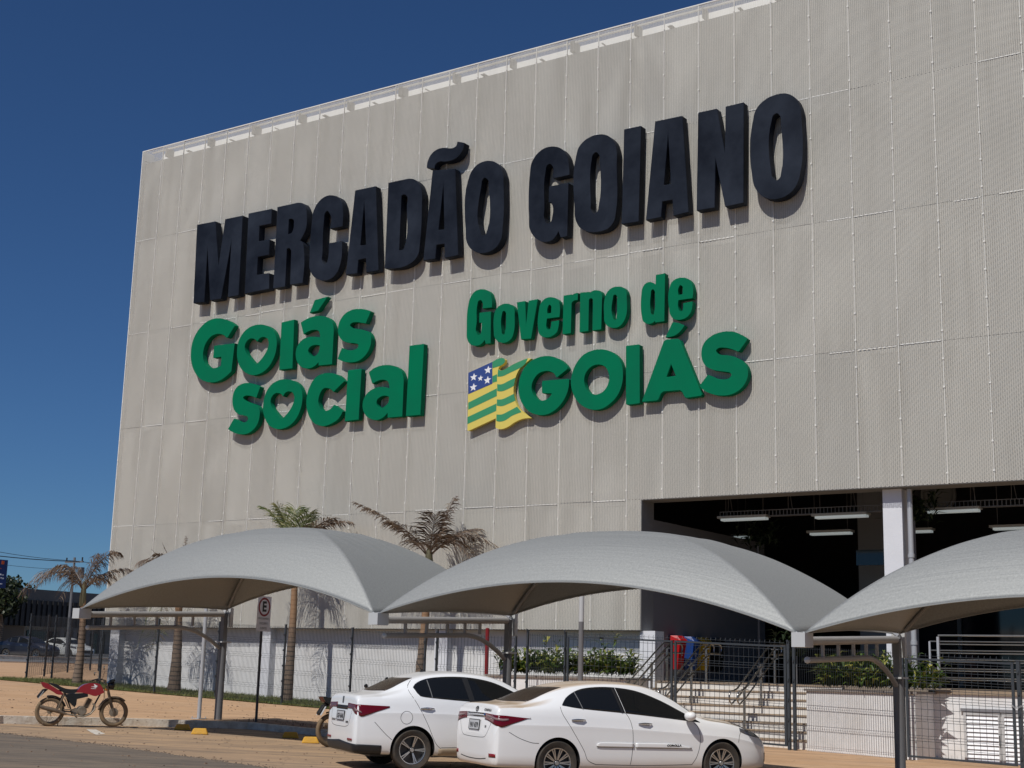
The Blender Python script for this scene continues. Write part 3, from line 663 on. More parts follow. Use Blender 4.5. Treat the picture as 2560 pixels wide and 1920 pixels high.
for cx, cy, r in ((250,600,72),(508,470,76),(372,620,56),(498,655,74),(245,782,74)):
    st = [(cx + (r if k % 2 == 0 else r * .42) * math.sin(math.pi * k / 5 + .12) * .95, cy - (r if k % 2 == 0 else r * .42) * math.cos(math.pi * k / 5 + .12) - ((math.sin(math.pi * k / 5 + .12)) * r * .25)) for k in range(10)]
    fl(st, M_FW, 'star', .010, flag)
for o in ([(622,705),(668,680),(664,1335),(622,1352)],): pass
R9 = (460, 720, .15674); R12 = (720, 720, .14467); R13 = (560, 930, .12206); R14 = (820, 840, .14469); R15 = (450, 650, .31646)
S3 = thing('facade_sign', 'green raised letters reading Goiás social with heart shaped holes in both letters o', 'sign', None, 'raised signs on the mesh screen')
def g3(lbl, reg, o, *h, name='letter'): letter(S3, name, reg, o, h, GT, M_GREEN, .05, lbl)
g3('letter G', R9, [(812,598),(690,795),(675,790),(620,745,1),(540,730,1),(450,760,1),(365,850,1),(315,970,1),(302,1080,1),(320,1180,1),(380,1250,1),(460,1278,1),(540,1262,1),(590,1235),(595,1095),(465,1115),(480,920),(808,880),(755,1330),(680,1400,1),(580,1470,1),(480,1502,1),(370,1500,1),(260,1450,1),(170,1340,1),(120,1200,1),(108,1040,1),(130,880,1),(190,730,1),(280,610,1),(390,520,1),(520,483,1),(640,495,1),(750,545,1)])
g3('letter o with heart', R9, [(1240,583,1),(1340,610,1),(1430,690,1),(1475,820,1),(1470,980,1),(1420,1140,1),(1320,1290,1),(1200,1370,1),(1090,1390,1),(980,1350,1),(900,1270,1),(855,1150,1),(845,1000,1),(870,850,1),(940,720,1),(1040,630,1),(1140,590,1)], [(1170,858),(1210,800,1),(1270,780,1),(1325,805,1),(1350,880,1),(1335,960,1),(1280,1070,1),(1148,1225),(1050,1120,1),(980,1010,1),(968,930,1),(1000,850,1),(1060,805,1),(1120,812,1)])
g3('letter i', R9, [(1555,545),(1758,500),(1728,1285),(1515,1310)])
g3(None, R12, [(460,205),(690,145),(520,395),(370,435)], name='accent')
g3('letter a with accent', R12, [(220,600),(300,545,1),(430,495,1),(570,480,1),(680,510,1),(755,580,1),(785,680,1),(788,800),(760,1315),(528,1338),(528,1280),(470,1340,1),(380,1385,1),(280,1385,1),(190,1330,1),(140,1220,1),(135,1100,1),(180,970,1),(270,880,1),(370,845,1),(460,840,1),(550,852),(548,790,1),(520,735,1),(450,722,1),(360,745,1),(270,800)], [(548,990),(530,1100,1),(480,1165,1),(415,1185,1),(365,1140,1),(348,1080,1),(380,1020,1),(450,985,1)])
g3('letter s', R12, [(1430,405),(1340,612),(1270,600,1),(1180,588,1),(1100,605,1),(1070,640,1),(1090,680,1),(1160,700,1),(1290,720,1),(1380,755,1),(1430,830,1),(1435,930,1),(1400,1060,1),(1320,1180,1),(1210,1260,1),(1080,1285,1),(960,1270,1),(855,1225),(930,1035),(1000,1060,1),(1080,1075,1),(1160,1060,1),(1210,1020,1),(1212,975,1),(1160,955,1),(1040,945,1),(930,900,1),(870,800,1),(865,680,1),(905,550,1),(990,440,1),(1110,375,1),(1240,360,1),(1340,370,1)])
g3('letter s', R13, [(740,305),(660,530),(600,505,1),(520,485,1),(440,485,1),(392,520,1),(400,555,1),(460,600,1),(570,640,1),(680,690,1),(728,780,1),(728,900,1),(690,1050,1),(610,1170,1),(500,1250,1),(380,1278,1),(230,1255,1),(80,1170),(205,950),(290,995,1),(380,1030,1),(450,1020,1),(490,970,1),(480,920,1),(400,890,1),(280,855,1),(210,780,1),(175,660,1),(178,500,1),(220,370,1),(310,270,1),(440,225,1),(600,240,1)])
g3('letter o with heart', R13, [(1280,148,1),(1400,170,1),(1520,250,1),(1590,380,1),(1605,550,1),(1570,750,1),(1480,950,1),(1350,1090,1),(1200,1160,1),(1060,1165,1),(930,1100,1),(845,970,1),(800,800,1),(810,600,1),(870,400,1),(990,240,1),(1130,165,1)], [(1210,503),(1250,430,1),(1330,395,1),(1400,420,1),(1438,500,1),(1430,600,1),(1370,740,1),(1190,965),(1050,820,1),(970,700,1),(952,600,1),(990,490,1),(1070,430,1),(1150,440,1)])
g3('letter c', R15, [(1298,957),(1212,1042),(1180,1015,1),(1140,1012,1),(1100,1070,1),(1095,1140,1),(1120,1183,1),(1160,1190,1),(1190,1175,1),(1215,1144),(1286,1195),(1250,1255,1),(1200,1290,1),(1120,1312,1),(1060,1290,1),(1010,1210,1),(998,1110,1),(1020,1010,1),(1080,920,1),(1160,892,1),(1240,905,1)])
g3('letter i', R14, [(343,590),(580,565),(528,1448),(288,1478)])
g3('letter a', R14, [(705,630),(790,560,1),(900,515,1),(1030,500,1),(1160,525,1),(1260,600,1),(1300,710,1),(1305,850),(1283,1388),(1030,1410),(1028,1325),(960,1400,1),(860,1448,1),(750,1440,1),(650,1370,1),(598,1240,1),(605,1130,1),(660,1010,1),(750,930,1),(860,885,1),(960,880,1),(1060,902),(1055,840,1),(1025,780,1),(960,755,1),(870,770,1),(765,825)], [(1050,1045),(970,1030,1),(900,1055,1),(845,1110,1),(845,1190,1),(910,1245,1),(985,1210,1),(1040,1150,1)])
g3('letter l', R14, [(1408,165),(1658,133),(1595,1368),(1345,1390)])

# ------------------------------------------------------------------ entrance: landing, steps, planters, rails
ST0, ST1 = 20.9, 25.75
NR = 8; RISE = (LZ - G(24.5)) / NR; TREAD = .30
m_step = mat('step_concrete', (.76, .75, .72), .8, noise=(3, .5, (.62, .54, .44)))
m_tread = mat('step_tread', (.34, .26, .18), .85, noise=(6, .5, (.25, .19, .14)))
steps = thing('entrance_steps', 'broad pale concrete steps rising to the dark market entrance', 'steps', W(23, 1, G(23)))
mb = MB(); mt_ = MB()
for k in range(NR):
    z = LZ - RISE * k; n1 = TREAD * k
    mb.fbox(ST0, ST1, -.10 if k == 0 else n1 - TREAD, n1, 0.2, z - .03)
    mt_.fbox(ST0 + .002, ST1 - .002, (-.60 if k == 0 else n1 - TREAD + .002), n1 + .025, z - .03, z)
mb.build('riser_block', m_step, steps); mt_.build('tread_slab', m_tread, steps)
def planter(name, label, s0, s1, n0, n1, zt):
    t = thing(name, label, 'planter', W((s0 + s1) / 2, n0, G(s0)))
    MB().fbox(s0, s1, n0, n1, .2, zt - .05).build('wall', M_WALL2, t)
    mb = MB(); c = .045
    for a in ((s0 - c, s1 + c, n1 - .12, n1 + c), (s0 - c, s1 + c, n0 - c, n0 + .12), (s0 - c, s0 + .12, n0 + .12, n1 - .12), (s1 - .12, s1 + c, n0 + .12, n1 - .12)): mb.fbox(*a, zt - .05, zt)
    mb.build('coping', mat('coping', (.24, .21, .19), .8), t)
    MB().fbox(s0 + .12, s1 - .12, n0 + .12, n1 - .12, zt - .05, zt - .02).build('soil', M_SOIL, t)
    return t
planter('planter', 'long low white planter left of the entrance steps with grey coping', 16.75, ST0 - .05, .35, 1.55, 2.08)
planter('planter', 'white raised planter box right of the entrance steps, behind the mesh fence', 25.8, 28.22, .95, 2.25, 1.96)
# louvred wall to the right
lw = thing('landing_wall', 'white retaining wall with a pair of louvred doors at the right edge', 'wall', W(30, .9, G(30)))
MB().fbox(28.1, 44, -.6, .95, .1, LZ - .10).build('wall', M_WALL2, lw)
MB().fbox(28.1, 44, -.6, 1.0, LZ - .10, LZ - .02).build('coping', m_tread, lw)
M_LOUV = mat('louvre_white', (.85, .86, .88), .3, spec=.5); M_FR = mat('door_frame', (.50, .50, .50), .5)
a = onN(2409, 1779, .96); b = onN(2502, 1785, .96); zb_ = onN(2418, 1916, .96)[2]
def louvre(s0, s1, z0, z1):
    d = MB(); fw_ = .055
    for q in ((s0, s0 + fw_, z0, z1), (s1 - fw_, s1, z0, z1), (s0 + fw_, s1 - fw_, z1 - fw_ * 1.2, z1), (s0 + fw_, s1 - fw_, z0, z0 + fw_ * 1.6)): d.fbox(q[0], q[1], .952, 1.0, q[2], q[3])
    door = d.build('louvre_door', M_FR, lw)
    n = 11; h = (z1 - z0 - fw_ * 2.8) / n
    for i in range(n):
        z = z0 + fw_ * 1.6 + h * i
        m = MB(); m.hexa([W(s0 + fw_, .995, z + .01), W(s1 - fw_, .995, z + .01), W(s1 - fw_, .985, z + .004), W(s0 + fw_, .985, z + .004), W(s0 + fw_, .962, z + h * .92), W(s1 - fw_, .962, z + h * .92), W(s1 - fw_, .952, z + h * .9), W(s0 + fw_, .952, z + h * .9)])
        m.build('louvre_blade', M_LOUV, door)
    MB().fbox(s1 - .035, s1 - .015, 1.0, 1.03, (z0 + z1) / 2 - .12, (z0 + z1) / 2 + .1).build('handle', mat('black_metal', (.02, .02, .02), .5), door)
louvre(a[0], b[0], zb_, a[2]); louvre(b[0] + .02, b[0] + .85, zb_ - .01, a[2] - .01)
MB().fbox(a[0] - .05, b[0] + .92, .952, 1.02, a[2] + .01, a[2] + .07).build('drip_edge', M_DARKGREY, lw)
# strappy planting
def leaf_clump(mb, base, h, rnd, n=9):
    stem_lean = Vector((rnd.gauss(0, .18), rnd.gauss(0, .18), 1)).normalized()
    for i in range(n):
        t = .15 + .85 * (i + rnd.random() * .6) / n; p = base + stem_lean * h * t
        az = rnd.uniform(0, 6.283); L = rnd.uniform(.28, .50) * (1.15 - .4 * t); w = L * rnd.uniform(.10, .15)
        up0 = rnd.uniform(.5, 1.3); d = Vector((math.cos(az), math.sin(az), up0)).normalized(); side = d.cross(Vector((0, 0, 1))).normalized()
        p1 = p + d * L * .5; d2 = (d - Vector((0, 0, .75))).normalized(); p2 = p1 + d2 * L * .5; o = len(mb.v)
        up_ = side.cross(d).normalized() * w * .35
        mb.v += [p, p1 - side * w + up_, p1, p1 + side * w + up_, p2]; mb.f += [(o, o + 2, o + 1), (o, o + 3, o + 2), (o + 1, o + 2, o + 4), (o + 2, o + 3, o + 4)]
def leaf_material(name, c1, c2, c3):
    m = bpy.data.materials.new(name); m.use_nodes = True
    nt, nd, mth, mix = node_tools(m); b = nt.nodes['Principled BSDF']; out = nt.nodes['Material Output']
    gi = nd('ShaderNodeNewGeometry'); r = nd('ShaderNodeValToRGB')
    r.color_ramp.elements[0].color = (*c1, 1); r.color_ramp.elements[1].color = (*c3, 1); e = r.color_ramp.elements.new(.6); e.color = (*c2, 1)
    nt.links.new(gi.outputs['Random Per Island'], r.inputs[0]); nt.links.new(r.outputs[0], b.inputs['Base Color']); b.inputs['Roughness'].default_value = .45
    tl = nd('ShaderNodeBsdfTranslucent'); nt.links.new(r.outputs[0], tl.inputs[0]); ms = nd('ShaderNodeMixShader'); ms.inputs[0].default_value = .25
    nt.links.new(b.outputs[0], ms.inputs[1]); nt.links.new(tl.outputs[0], ms.inputs[2]); nt.links.new(ms.outputs[0], out.inputs[0])
    return m
M_LEAF = leaf_material('strap_leaf', (.03, .07, .012), (.09, .15, .025), (.36, .34, .07))
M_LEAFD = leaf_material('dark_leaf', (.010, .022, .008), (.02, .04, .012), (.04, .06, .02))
def planting(label, s0, s1, n0, n1, z, cnt, hs, seed, tall=()):
    rnd = random.Random(seed); k = 0
    mb = MB()
    for i in range(cnt):
        s = rnd.uniform(s0, s1); n = rnd.uniform(n0, n1); leaf_clump(mb, W(s, n, z), rnd.uniform(*hs), rnd, 10)
    for (s, n, h) in tall: leaf_clump(mb, W(s, n, z), h, rnd, 14)
    o = mb.build('shrub_bed', M_LEAF, fixn=False); tag(o, label, 'shrubs', kind='stuff')
planting('leafy green shrubs filling the long planter left of the steps', 17.0, 20.75, .5, 1.45, 2.04, 150, (.30, .72), 11, ((18.3, 1.0, 1.05), (18.45, 1.0, .95), (20.0, .9, 1.15), (19.95, 1, 1.0), (17.2, 1.2, .7)))
planting('yellow green shrubs spilling over the raised planter right of the steps', 25.95, 28.3, 1.0, 2.15, 1.92, 150, (.30, .80), 12, ((27.2, 1.3, .95), (27.35, 1.3, .9)))
# handrails on the steps: twin tubes each side of the posts, curved ends
def handrail(s, label, n_lo=2.05, zoff=0):
    t = thing('handrail', label, 'handrail', W(s, 1, G(s)), 'handrails on the entrance steps')
    slope = RISE / TREAD
    def zr(n): return LZ + .92 - slope * max(0, n)
    posts = [(-.06, LZ), (TREAD * 3 - .15, LZ - RISE * 3), (TREAD * 6 - .12, LZ - RISE * 6)]
    for n, z0 in posts:
        m = MB(); m.tube([W(s, n, z0), W(s, n, zr(n) - .05)], .032, 10)
        m.fbox(s - .09, s + .09, n - .012, n + .012, zr(n) - .12, zr(n) - .10); m.fbox(s - .09, s + .09, n - .012, n + .012, zr(n) - .34, zr(n) - .32)
        m.build('post', M_STEEL, t, smooth=True)
    for ds in (-.10, .10):
        p = [W(s + ds, -.62, zr(0) - .22), W(s + ds, -.70, zr(0) - .16), W(s + ds, -.72, zr(0) - .08), W(s + ds, -.66, zr(0) - .01), W(s + ds, -.55, zr(0) + .02), W(s + ds, -.06, zr(0) + .01)]
        nn = [.3, .8, 1.3, n_lo - .2]
        p += [W(s + ds, n, zr(n)) for n in nn]
        p += [W(s + ds, n_lo, zr(n_lo) + .06), W(s + ds, n_lo + .16, zr(n_lo) + .05), W(s + ds, n_lo + .22, zr(n_lo) - .05), W(s + ds, n_lo + .20, zr(n_lo) - .17), W(s + ds, n_lo + .10, zr(n_lo) - .23)]
        p += [W(s + ds, n_lo - .2, zr(n_lo - .2) - .22)] + [W(s + ds, n, zr(n) - .22) for n in (1.3, .8, .3, -.06)]
        MB().tube(p, .021, 8, closed=True).build('rail', M_STEEL, t, smooth=True, angle=60)
p3 = onN(1935, 1705, 0); p2 = onN(1763, 1697, 0)
handrail(p3[0], 'shiny tubular handrail on the right half of the steps')
handrail(p2[0], 'shiny tubular handrail in the middle of the steps')
handrail(ST0 + .25, 'shiny tubular handrail along the left end of the steps by the planter')
# guard rail on the landing, right
gr_ = thing('guard_rail', 'horizontal bar guard rail on the landing right of the third canopy post', 'railing', W(30, .7, LZ))
for s in (onN(2345, 1600, .75)[0], 31.6, 34.2): MB().fbox(s - .025, s + .025, .70, .78, LZ, LZ + 1.12).build('post', M_GALV, gr_)
s0g = onN(2345, 1600, .75)[0]
for k in range(6):
    MB().tube([W(s0g, .74, LZ + 1.15 - .19 * k), W(36, .74, LZ + 1.15 - .19 * k)], .022 if k == 0 else .013, 8).build('bar', M_STEEL, gr_, smooth=True)
g2_ = thing('guard_rail', 'second guard rail set further back behind the right shrubs', 'railing', W(29, -.3, LZ))
for s in (27.75, 29.95): MB().fbox(s - .02, s + .02, -.32, -.28, LZ, LZ + 1.05).build('post', M_GALV, g2_)
for k in range(5): MB().tube([W(27.75, -.3, LZ + 1.05 - .2 * k), W(29.95, -.3, LZ + 1.05 - .2 * k)], .014, 8).build('bar', M_STEEL, g2_, smooth=True)
# litter bins on the side wall
M_LBL = mat('bin_print', (.55, .5, .5), .6)
def litter_bin(nc, cc, label):
    t = thing('litter_bin', label, 'litter bin', W(20.5, nc, LZ + .35), 'litter bins against the grey side wall')
    m = mat('bin_' + label.split()[0], cc, .4, spec=.5); w = .19; z0 = LZ + .30; z1 = LZ + 1.05; s0 = 20.34
    MB().hexa([W(s0, nc - w * .8, z0), W(s0 + .20, nc - w * .8, z0), W(s0 + .20, nc + w * .8, z0), W(s0, nc + w * .8, z0), W(s0, nc - w, z1), W(s0 + .30, nc - w, z1), W(s0 + .30, nc + w, z1), W(s0, nc + w, z1)]).build('body', m, t)
    MB().hexa([W(s0 - .01, nc - w - .02, z1 + .002), W(s0 + .33, nc - w - .02, z1 + .002), W(s0 + .33, nc + w + .02, z1 + .002), W(s0 - .01, nc + w + .02, z1 + .002), W(s0, nc - w, z1 + .13), W(s0 + .20, nc - w + .03, z1 + .13), W(s0 + .20, nc + w - .03, z1 + .13), W(s0, nc + w, z1 + .13)]).build('lid', m, t)
    MB().tube([W(20.33, nc, LZ), W(20.33, nc, z1)], .025, 8).build('pole', M_POST, t)
    k = MB(); k.fbox(s0 + .26, s0 + .262, nc - .05, nc + .05, LZ + .66, LZ + .68); k.fbox(s0 + .27, s0 + .272, nc - .025, nc + .025, LZ + .70, LZ + .76); k.build('label_print', M_LBL, t)
bins = [(-1.95, (.42, .008, .012), 'red litter bin at the left end of the row'), (-2.75, (.012, .05, .22), 'blue litter bin between the red and the yellow one'), (-3.45, (.55, .33, .01), 'yellow litter bin next to the blue one'), (-4.35, (.012, .012, .012), 'black litter bin at the dark end of the row')]
for nc, cc, lb in bins: litter_bin(nc, cc, lb)
# red standpipe
rp_ = onN(1217, 1640, .3); o = MB().tube([W(rp_[0], .3, G(rp_[0])), W(rp_[0], .3, ZB + .02)], .055, 12).build('standpipe', M_RED, smooth=True)
tag(o, 'red painted vertical pipe in front of the white wall left of the planter', 'pipe')
# hanging dark plants in the entrance hall
def dark_plant(px, py, n, r, label, seed):
    c = onN(px, py, n); rnd = random.Random(seed); mb = MB()
    for i in range(26):
        az = rnd.uniform(0, 6.28); d = Vector((math.cos(az), math.sin(az), rnd.uniform(-.2, 1.2))).normalized(); leaf_clump(mb, W(*c) + d * r * rnd.random() - Vector((0, 0, .2)), r * .8, rnd, 6)
    t = thing('indoor_plant', label, 'plant', W(c[0], n, LZ))
    mb.build('foliage', M_LEAFD, t, fixn=False); MB().tube([W(c[0], n, LZ), W(c[0], n, c[2])], .03, 6).build('stem', M_POST, t)
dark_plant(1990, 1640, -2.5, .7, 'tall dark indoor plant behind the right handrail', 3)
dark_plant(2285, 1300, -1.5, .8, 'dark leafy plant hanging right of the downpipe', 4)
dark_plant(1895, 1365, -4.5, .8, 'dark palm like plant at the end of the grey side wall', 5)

# ------------------------------------------------------------------ mesh fence
FN = 2.6
def post(parent, s, n, z0, z1, name='post', w=.04, d=.06):
    m = MB(); m.fbox(s - w / 2, s + w / 2, n - d / 2, n + d / 2, z0, z1); m.fbox(s - w / 2 - .006, s + w / 2 + .006, n - d / 2 - .006, n + d / 2 + .006, z1, z1 + .012)
    z = z0 + .25
    while z < z1: m.fbox(s - .014, s + .014, n + d / 2, n + d / 2 + .03, z, z + .05); z += .42
    return m.build(name, M_FENCE, parent)
def wire_panel(parent, a, b, z0a, z0b, h, pitch=.05, name='wire_panel', wr=.0052, hb=(.03, .42, .84, 1.26, 1.68, 2.05)):
    """welded mesh panel between plan points a and b (s,n); vertical wires with V folds"""
    mb = MB(); L = math.dist(a, b); k = int(L / pitch); off = .03
    da = ((b[0] - a[0]) / L, (b[1] - a[1]) / L); q = (-da[1], da[0])
    hb = [x * h / 2.1 for x in hb]
    def P(t, z, o=0): return W(a[0] + da[0] * t + q[0] * o, a[1] + da[1] * t + q[1] * o, z0a + (z0b - z0a) * t / L + z)
    zs = [(0, 0)]
    for x in hb[1:-1]: zs += [(x - .05, 0), (x, off), (x + .05, 0)]
    zs += [(h, 0)]
    for i in range(k + 1):
        t = L * i / k; mb.tube([P(t, z, o) for z, o in zs], wr, 3, cap=False)
    hz = []
    for x in hb[1:-1]: hz += [x - .055, x, x + .055]
    hz += [.02, h - .04] + ([(hb[i] + hb[i + 1]) / 2 for i in range(len(hb) - 1)] if pitch > .1 else [])
    for x in hz:
        o = off if any(abs(x - y) < .001 for y in hb[1:-1]) else 0
        mb.tube([P(0, x, o), P(L, x, o)], wr * (1.0 if pitch > .1 else .55), 3, cap=False)
    return mb.build(name, M_FENCE, parent, fixn=False)
HF = 2.18
FS = [5.51, 8.04, 10.62, 13.05, 15.52]
f1 = thing('mesh_fence', 'dark grey welded mesh fence in front of the white base wall and palms', 'fence', W(10, FN, G(10)))
cA = SN(ground(128, 1699)); cB = SN(ground(65, 1698)); cC = SN(ground(110, 1691)); cD = SN(ground(168, 1681)); cE = SN(ground(225, 1676)); cF = SN(ground(246, 1678))
runs = [(cB[0], cB[1]), (cA[0], cA[1]), ((cA[0] + 5.51) / 2, (cA[1] + FN) / 2)] + [(s, FN) for s in FS]
for i, (s, n) in enumerate(runs): post(f1, s, n, G(s) - .05, G(s) + HF)
for i in range(len(runs) - 1):
    a, b = runs[i], runs[i + 1]; wire_panel(f1, (a[0] + .03, a[1]), (b[0] - .03, b[1]), G(a[0]) + .06, G(b[0]) + .06, HF - .1, .05 if i > 1 else .08)
f2 = thing('mesh_fence', 'return of the mesh fence running back beside the far left corner', 'fence', W(cB[0], cB[1], G(cB[0])))
back = [(cB[0] - .12, cB[1] - .1), (cC[0], cC[1]), (cD[0], cD[1]), (cE[0], cE[1]), (cF[0], cF[1])]
for s, n in back: post(f2, s, n, G(s) - .05, G(s) + HF)
for a, b in zip(back[:-1], back[1:]): wire_panel(f2, a, b, G(a[0]) + .06, G(b[0]) + .06, HF - .1, .09, wr=.003)
# between the small gate posts and the entrance gates
f3 = thing('mesh_fence', 'short mesh fence panel with paired posts left of the entrance gate', 'fence', W(18, FN, G(18)))
q1 = onN(1290, 1600, FN)[0]; q2 = onN(1319, 1620, FN)[0]; q3 = onN(1413, 1620, FN)[0]
for s, hh in ((15.9, HF + .05), (q1, HF + .32), (q2, HF + .12), (q3, HF + .12)): post(f3, s, FN, G(s) - .05, G(s) + hh)
wire_panel(f3, (15.95, FN), (q1 - .03, FN), G(16) + .06, G(q1) + .06, HF - .1, .10); wire_panel(f3, (q2 + .03, FN), (q3 - .03, FN), G(q2) + .06, G(q3) + .06, HF, .05)
def gate(label, s0, s1, h, pitch):
    t = thing('mesh_gate', label, 'gate', W(s0, FN, G(s0)), 'mesh gates in the fence')
    m = MB(); z0, z1 = G(s0) + .07, G(s1) + .07
    for s, z in ((s0, z0), (s1, z1)): m.fbox(s - .025, s + .025, FN - .02, FN + .02, z, z + h)
    m.bar(W(s0, FN, z0 + h - .025), W(s1, FN, z1 + h - .025), .05, .04); m.bar(W(s0, FN, z0 + .02), W(s1, FN, z1 + .02), .05, .04)
    m.build('frame', M_FENCE, t); wire_panel(t, (s0 + .03, FN), (s1 - .03, FN), z0, z1, h - .05, pitch)
    m = MB(); zt = z0 + h
    k = int((s1 - s0) / .12)
    for i in range(k): s = s0 + (i + .5) * .12; m.tube([W(s, FN, zt + (z1 - z0) * i / k), W(s, FN + .03, zt + .05 + (z1 - z0) * i / k), W(s, FN, zt + .10 + (z1 - z0) * i / k)], .004, 3, cap=False)
    m.tube([W(s0, FN + .03, zt + .05), W(s1, FN + .03, zt + .05 + z1 - z0)], .004, 3, cap=False)
    m.build('top_wires', M_FENCE, t, fixn=False)
sm = onN(1684, 1700, FN)[0]; sr = onN(1972, 1700, FN)[0]
gate('left leaf of the tall mesh gate in front of the entrance steps', q3 + .08, sm - .05, HF - .02, .118)
gate('right leaf of the tall mesh gate in front of the entrance steps', sm + .05, sr - .08, HF - .02, .118)
f4 = thing('mesh_fence', 'dense mesh fence panel in front of the right raised planter', 'fence', W(27, FN, G(27)))
s4 = onN(2243, 1700, FN)[0]
for s in (sr, sr + .13, s4, s4 + .12): post(f4, s, FN, G(s) - .05, G(s) + 2.32, w=.06, d=.08)
wire_panel(f4, (sr + .16, FN), (s4 - .03, FN), G(sr) + .06, G(s4) + .06, 2.15, .05, wr=.0045)
s5 = onN(2532, 1700, FN)[0]; s6 = onN(2547, 1700, FN)[0]
gate('mesh gate in front of the louvred doors at the right edge', s4 + .2, s5, 2.02, .13)
f5 = thing('mesh_fence', 'mesh fence end with a chained post at the right picture edge', 'fence', W(s6, FN, G(s6)))
post(f5, s6, FN, G(s6) - .05, G(s6) + 2.12, w=.07, d=.08); wire_panel(f5, (s6 + .05, FN), (s6 + 2.5, FN), G(s6) + .06, G(s6 + 2.5) + .06, 2.0, .13)
ch = MB()
for i in range(26):
    a = i / 26 * 6.283; z = G(s6) + 1.22 + .02 * math.sin(3 * a); c = W((s5 + s6) / 2 + .10 * math.cos(a) + .01, FN + .08 * math.sin(a), z); ch.tube([c + Vector((math.cos(k) * .012, .004 * (i % 2), math.sin(k) * .016)) for k in (0, 1.05, 2.1, 3.14, 4.2, 5.2)], .004, 4, closed=True)
ch.build('chain', M_GALV, f5)

# ------------------------------------------------------------------ canopies
SC = [15.12, 22.72, 30.32]; SC0, SC4 = SC[0], SC[2] + 7.6
NT, NP = 13.42, 9.43
def zt_(s): return 3.11 - .025 * (s - 14.92)
TIPZ = {0: 3.11, 1: 3.01, 2: 2.73, 3: 2.46}; PSTZ = {0: 3.29, 1: 3.16, 2: 2.87, 3: 2.6}
SALL = SC + [SC4]
def frame(i, label):
    s = SALL[i]; z1, z0 = TIPZ[i] - .05, PSTZ[i] - .05; g0 = G(s)
    t = thing('canopy_frame', label, 'canopy frame', W(s, NP, g0), 'cantilever frames of the parking canopies')
    zb = z0 - .62
    m = MB(); m.tube([W(s, NP, g0 - .1), W(s, NP, zb)], .085, 16); m.build('post', M_POST, t, smooth=True)
    MB().fbox(s - .13, s + .13, NP - .13, NP + .13, zb + .002, zb + .03).build('flange', M_PLATE, t)
    m = MB(); m.fbox(s - .05, s + .05, NP - .06, NP + .06, zb + .03, z0 + .02); m.build('upper_post', M_POST, t)
    m = MB(); m.tube([W(s, NP + .06, z0 + .0), W(s, NT - .2, z1)], .062, 12); m.build('top_beam', M_BEAM, t, smooth=True)
    m = MB(); n0 = NT - .28; k = []
    zl = lambda n: (z1 + (z0 - z1) * (NT - n) / (NT - NP)) - .27
    k = [W(s, n0, zl(n0)), W(s, NP + 1.35, zl(NP + 1.35))] + [W(s, NP + 1.35 - 1.25 * q, zl(NP + 1.35) - .40 * q ** 1.9) for q in (.2, .4, .6, .8, 1.0)]
    m.tube(k, .042, 10); m.build('lower_beam', M_BEAM, t, smooth=True)
    for q in (.18, .36, .54, .70, .84): n = NT - .2 - (NT - NP) * q * .85; zc = z1 + (z0 - z1) * (NT - n) / (NT - NP); MB().fbox(s - .02, s + .02, n - .025, n + .025, zc - .25, zc - .04).build('tie', M_BEAM, t)
    MB().fbox(s - .10, s + .10, NT - .22, NT + .08, z1 - .09, z1 + .11).build('end_box', M_PLATE, t)
    MB().fbox(s - .11, s + .11, NP - .16, NP - .06, z0 - .28, z0 + .14).build('bracket_plate', M_PLATE, t)
    MB().lathe([(0, -.05), (.035, -.035), (.05, 0), (.035, .035), (0, .05)], lambda x, y, h: W(s, n0 + .04, zl(n0)) + Vector((x, y, h)), 10).build('end_cap', M_PLATE, t, smooth=True)
frame(0, 'steel frame under the left end of the left canopy'); frame(1, 'steel frame between the left and the middle canopy'); frame(2, 'steel frame between the middle and the right canopy')
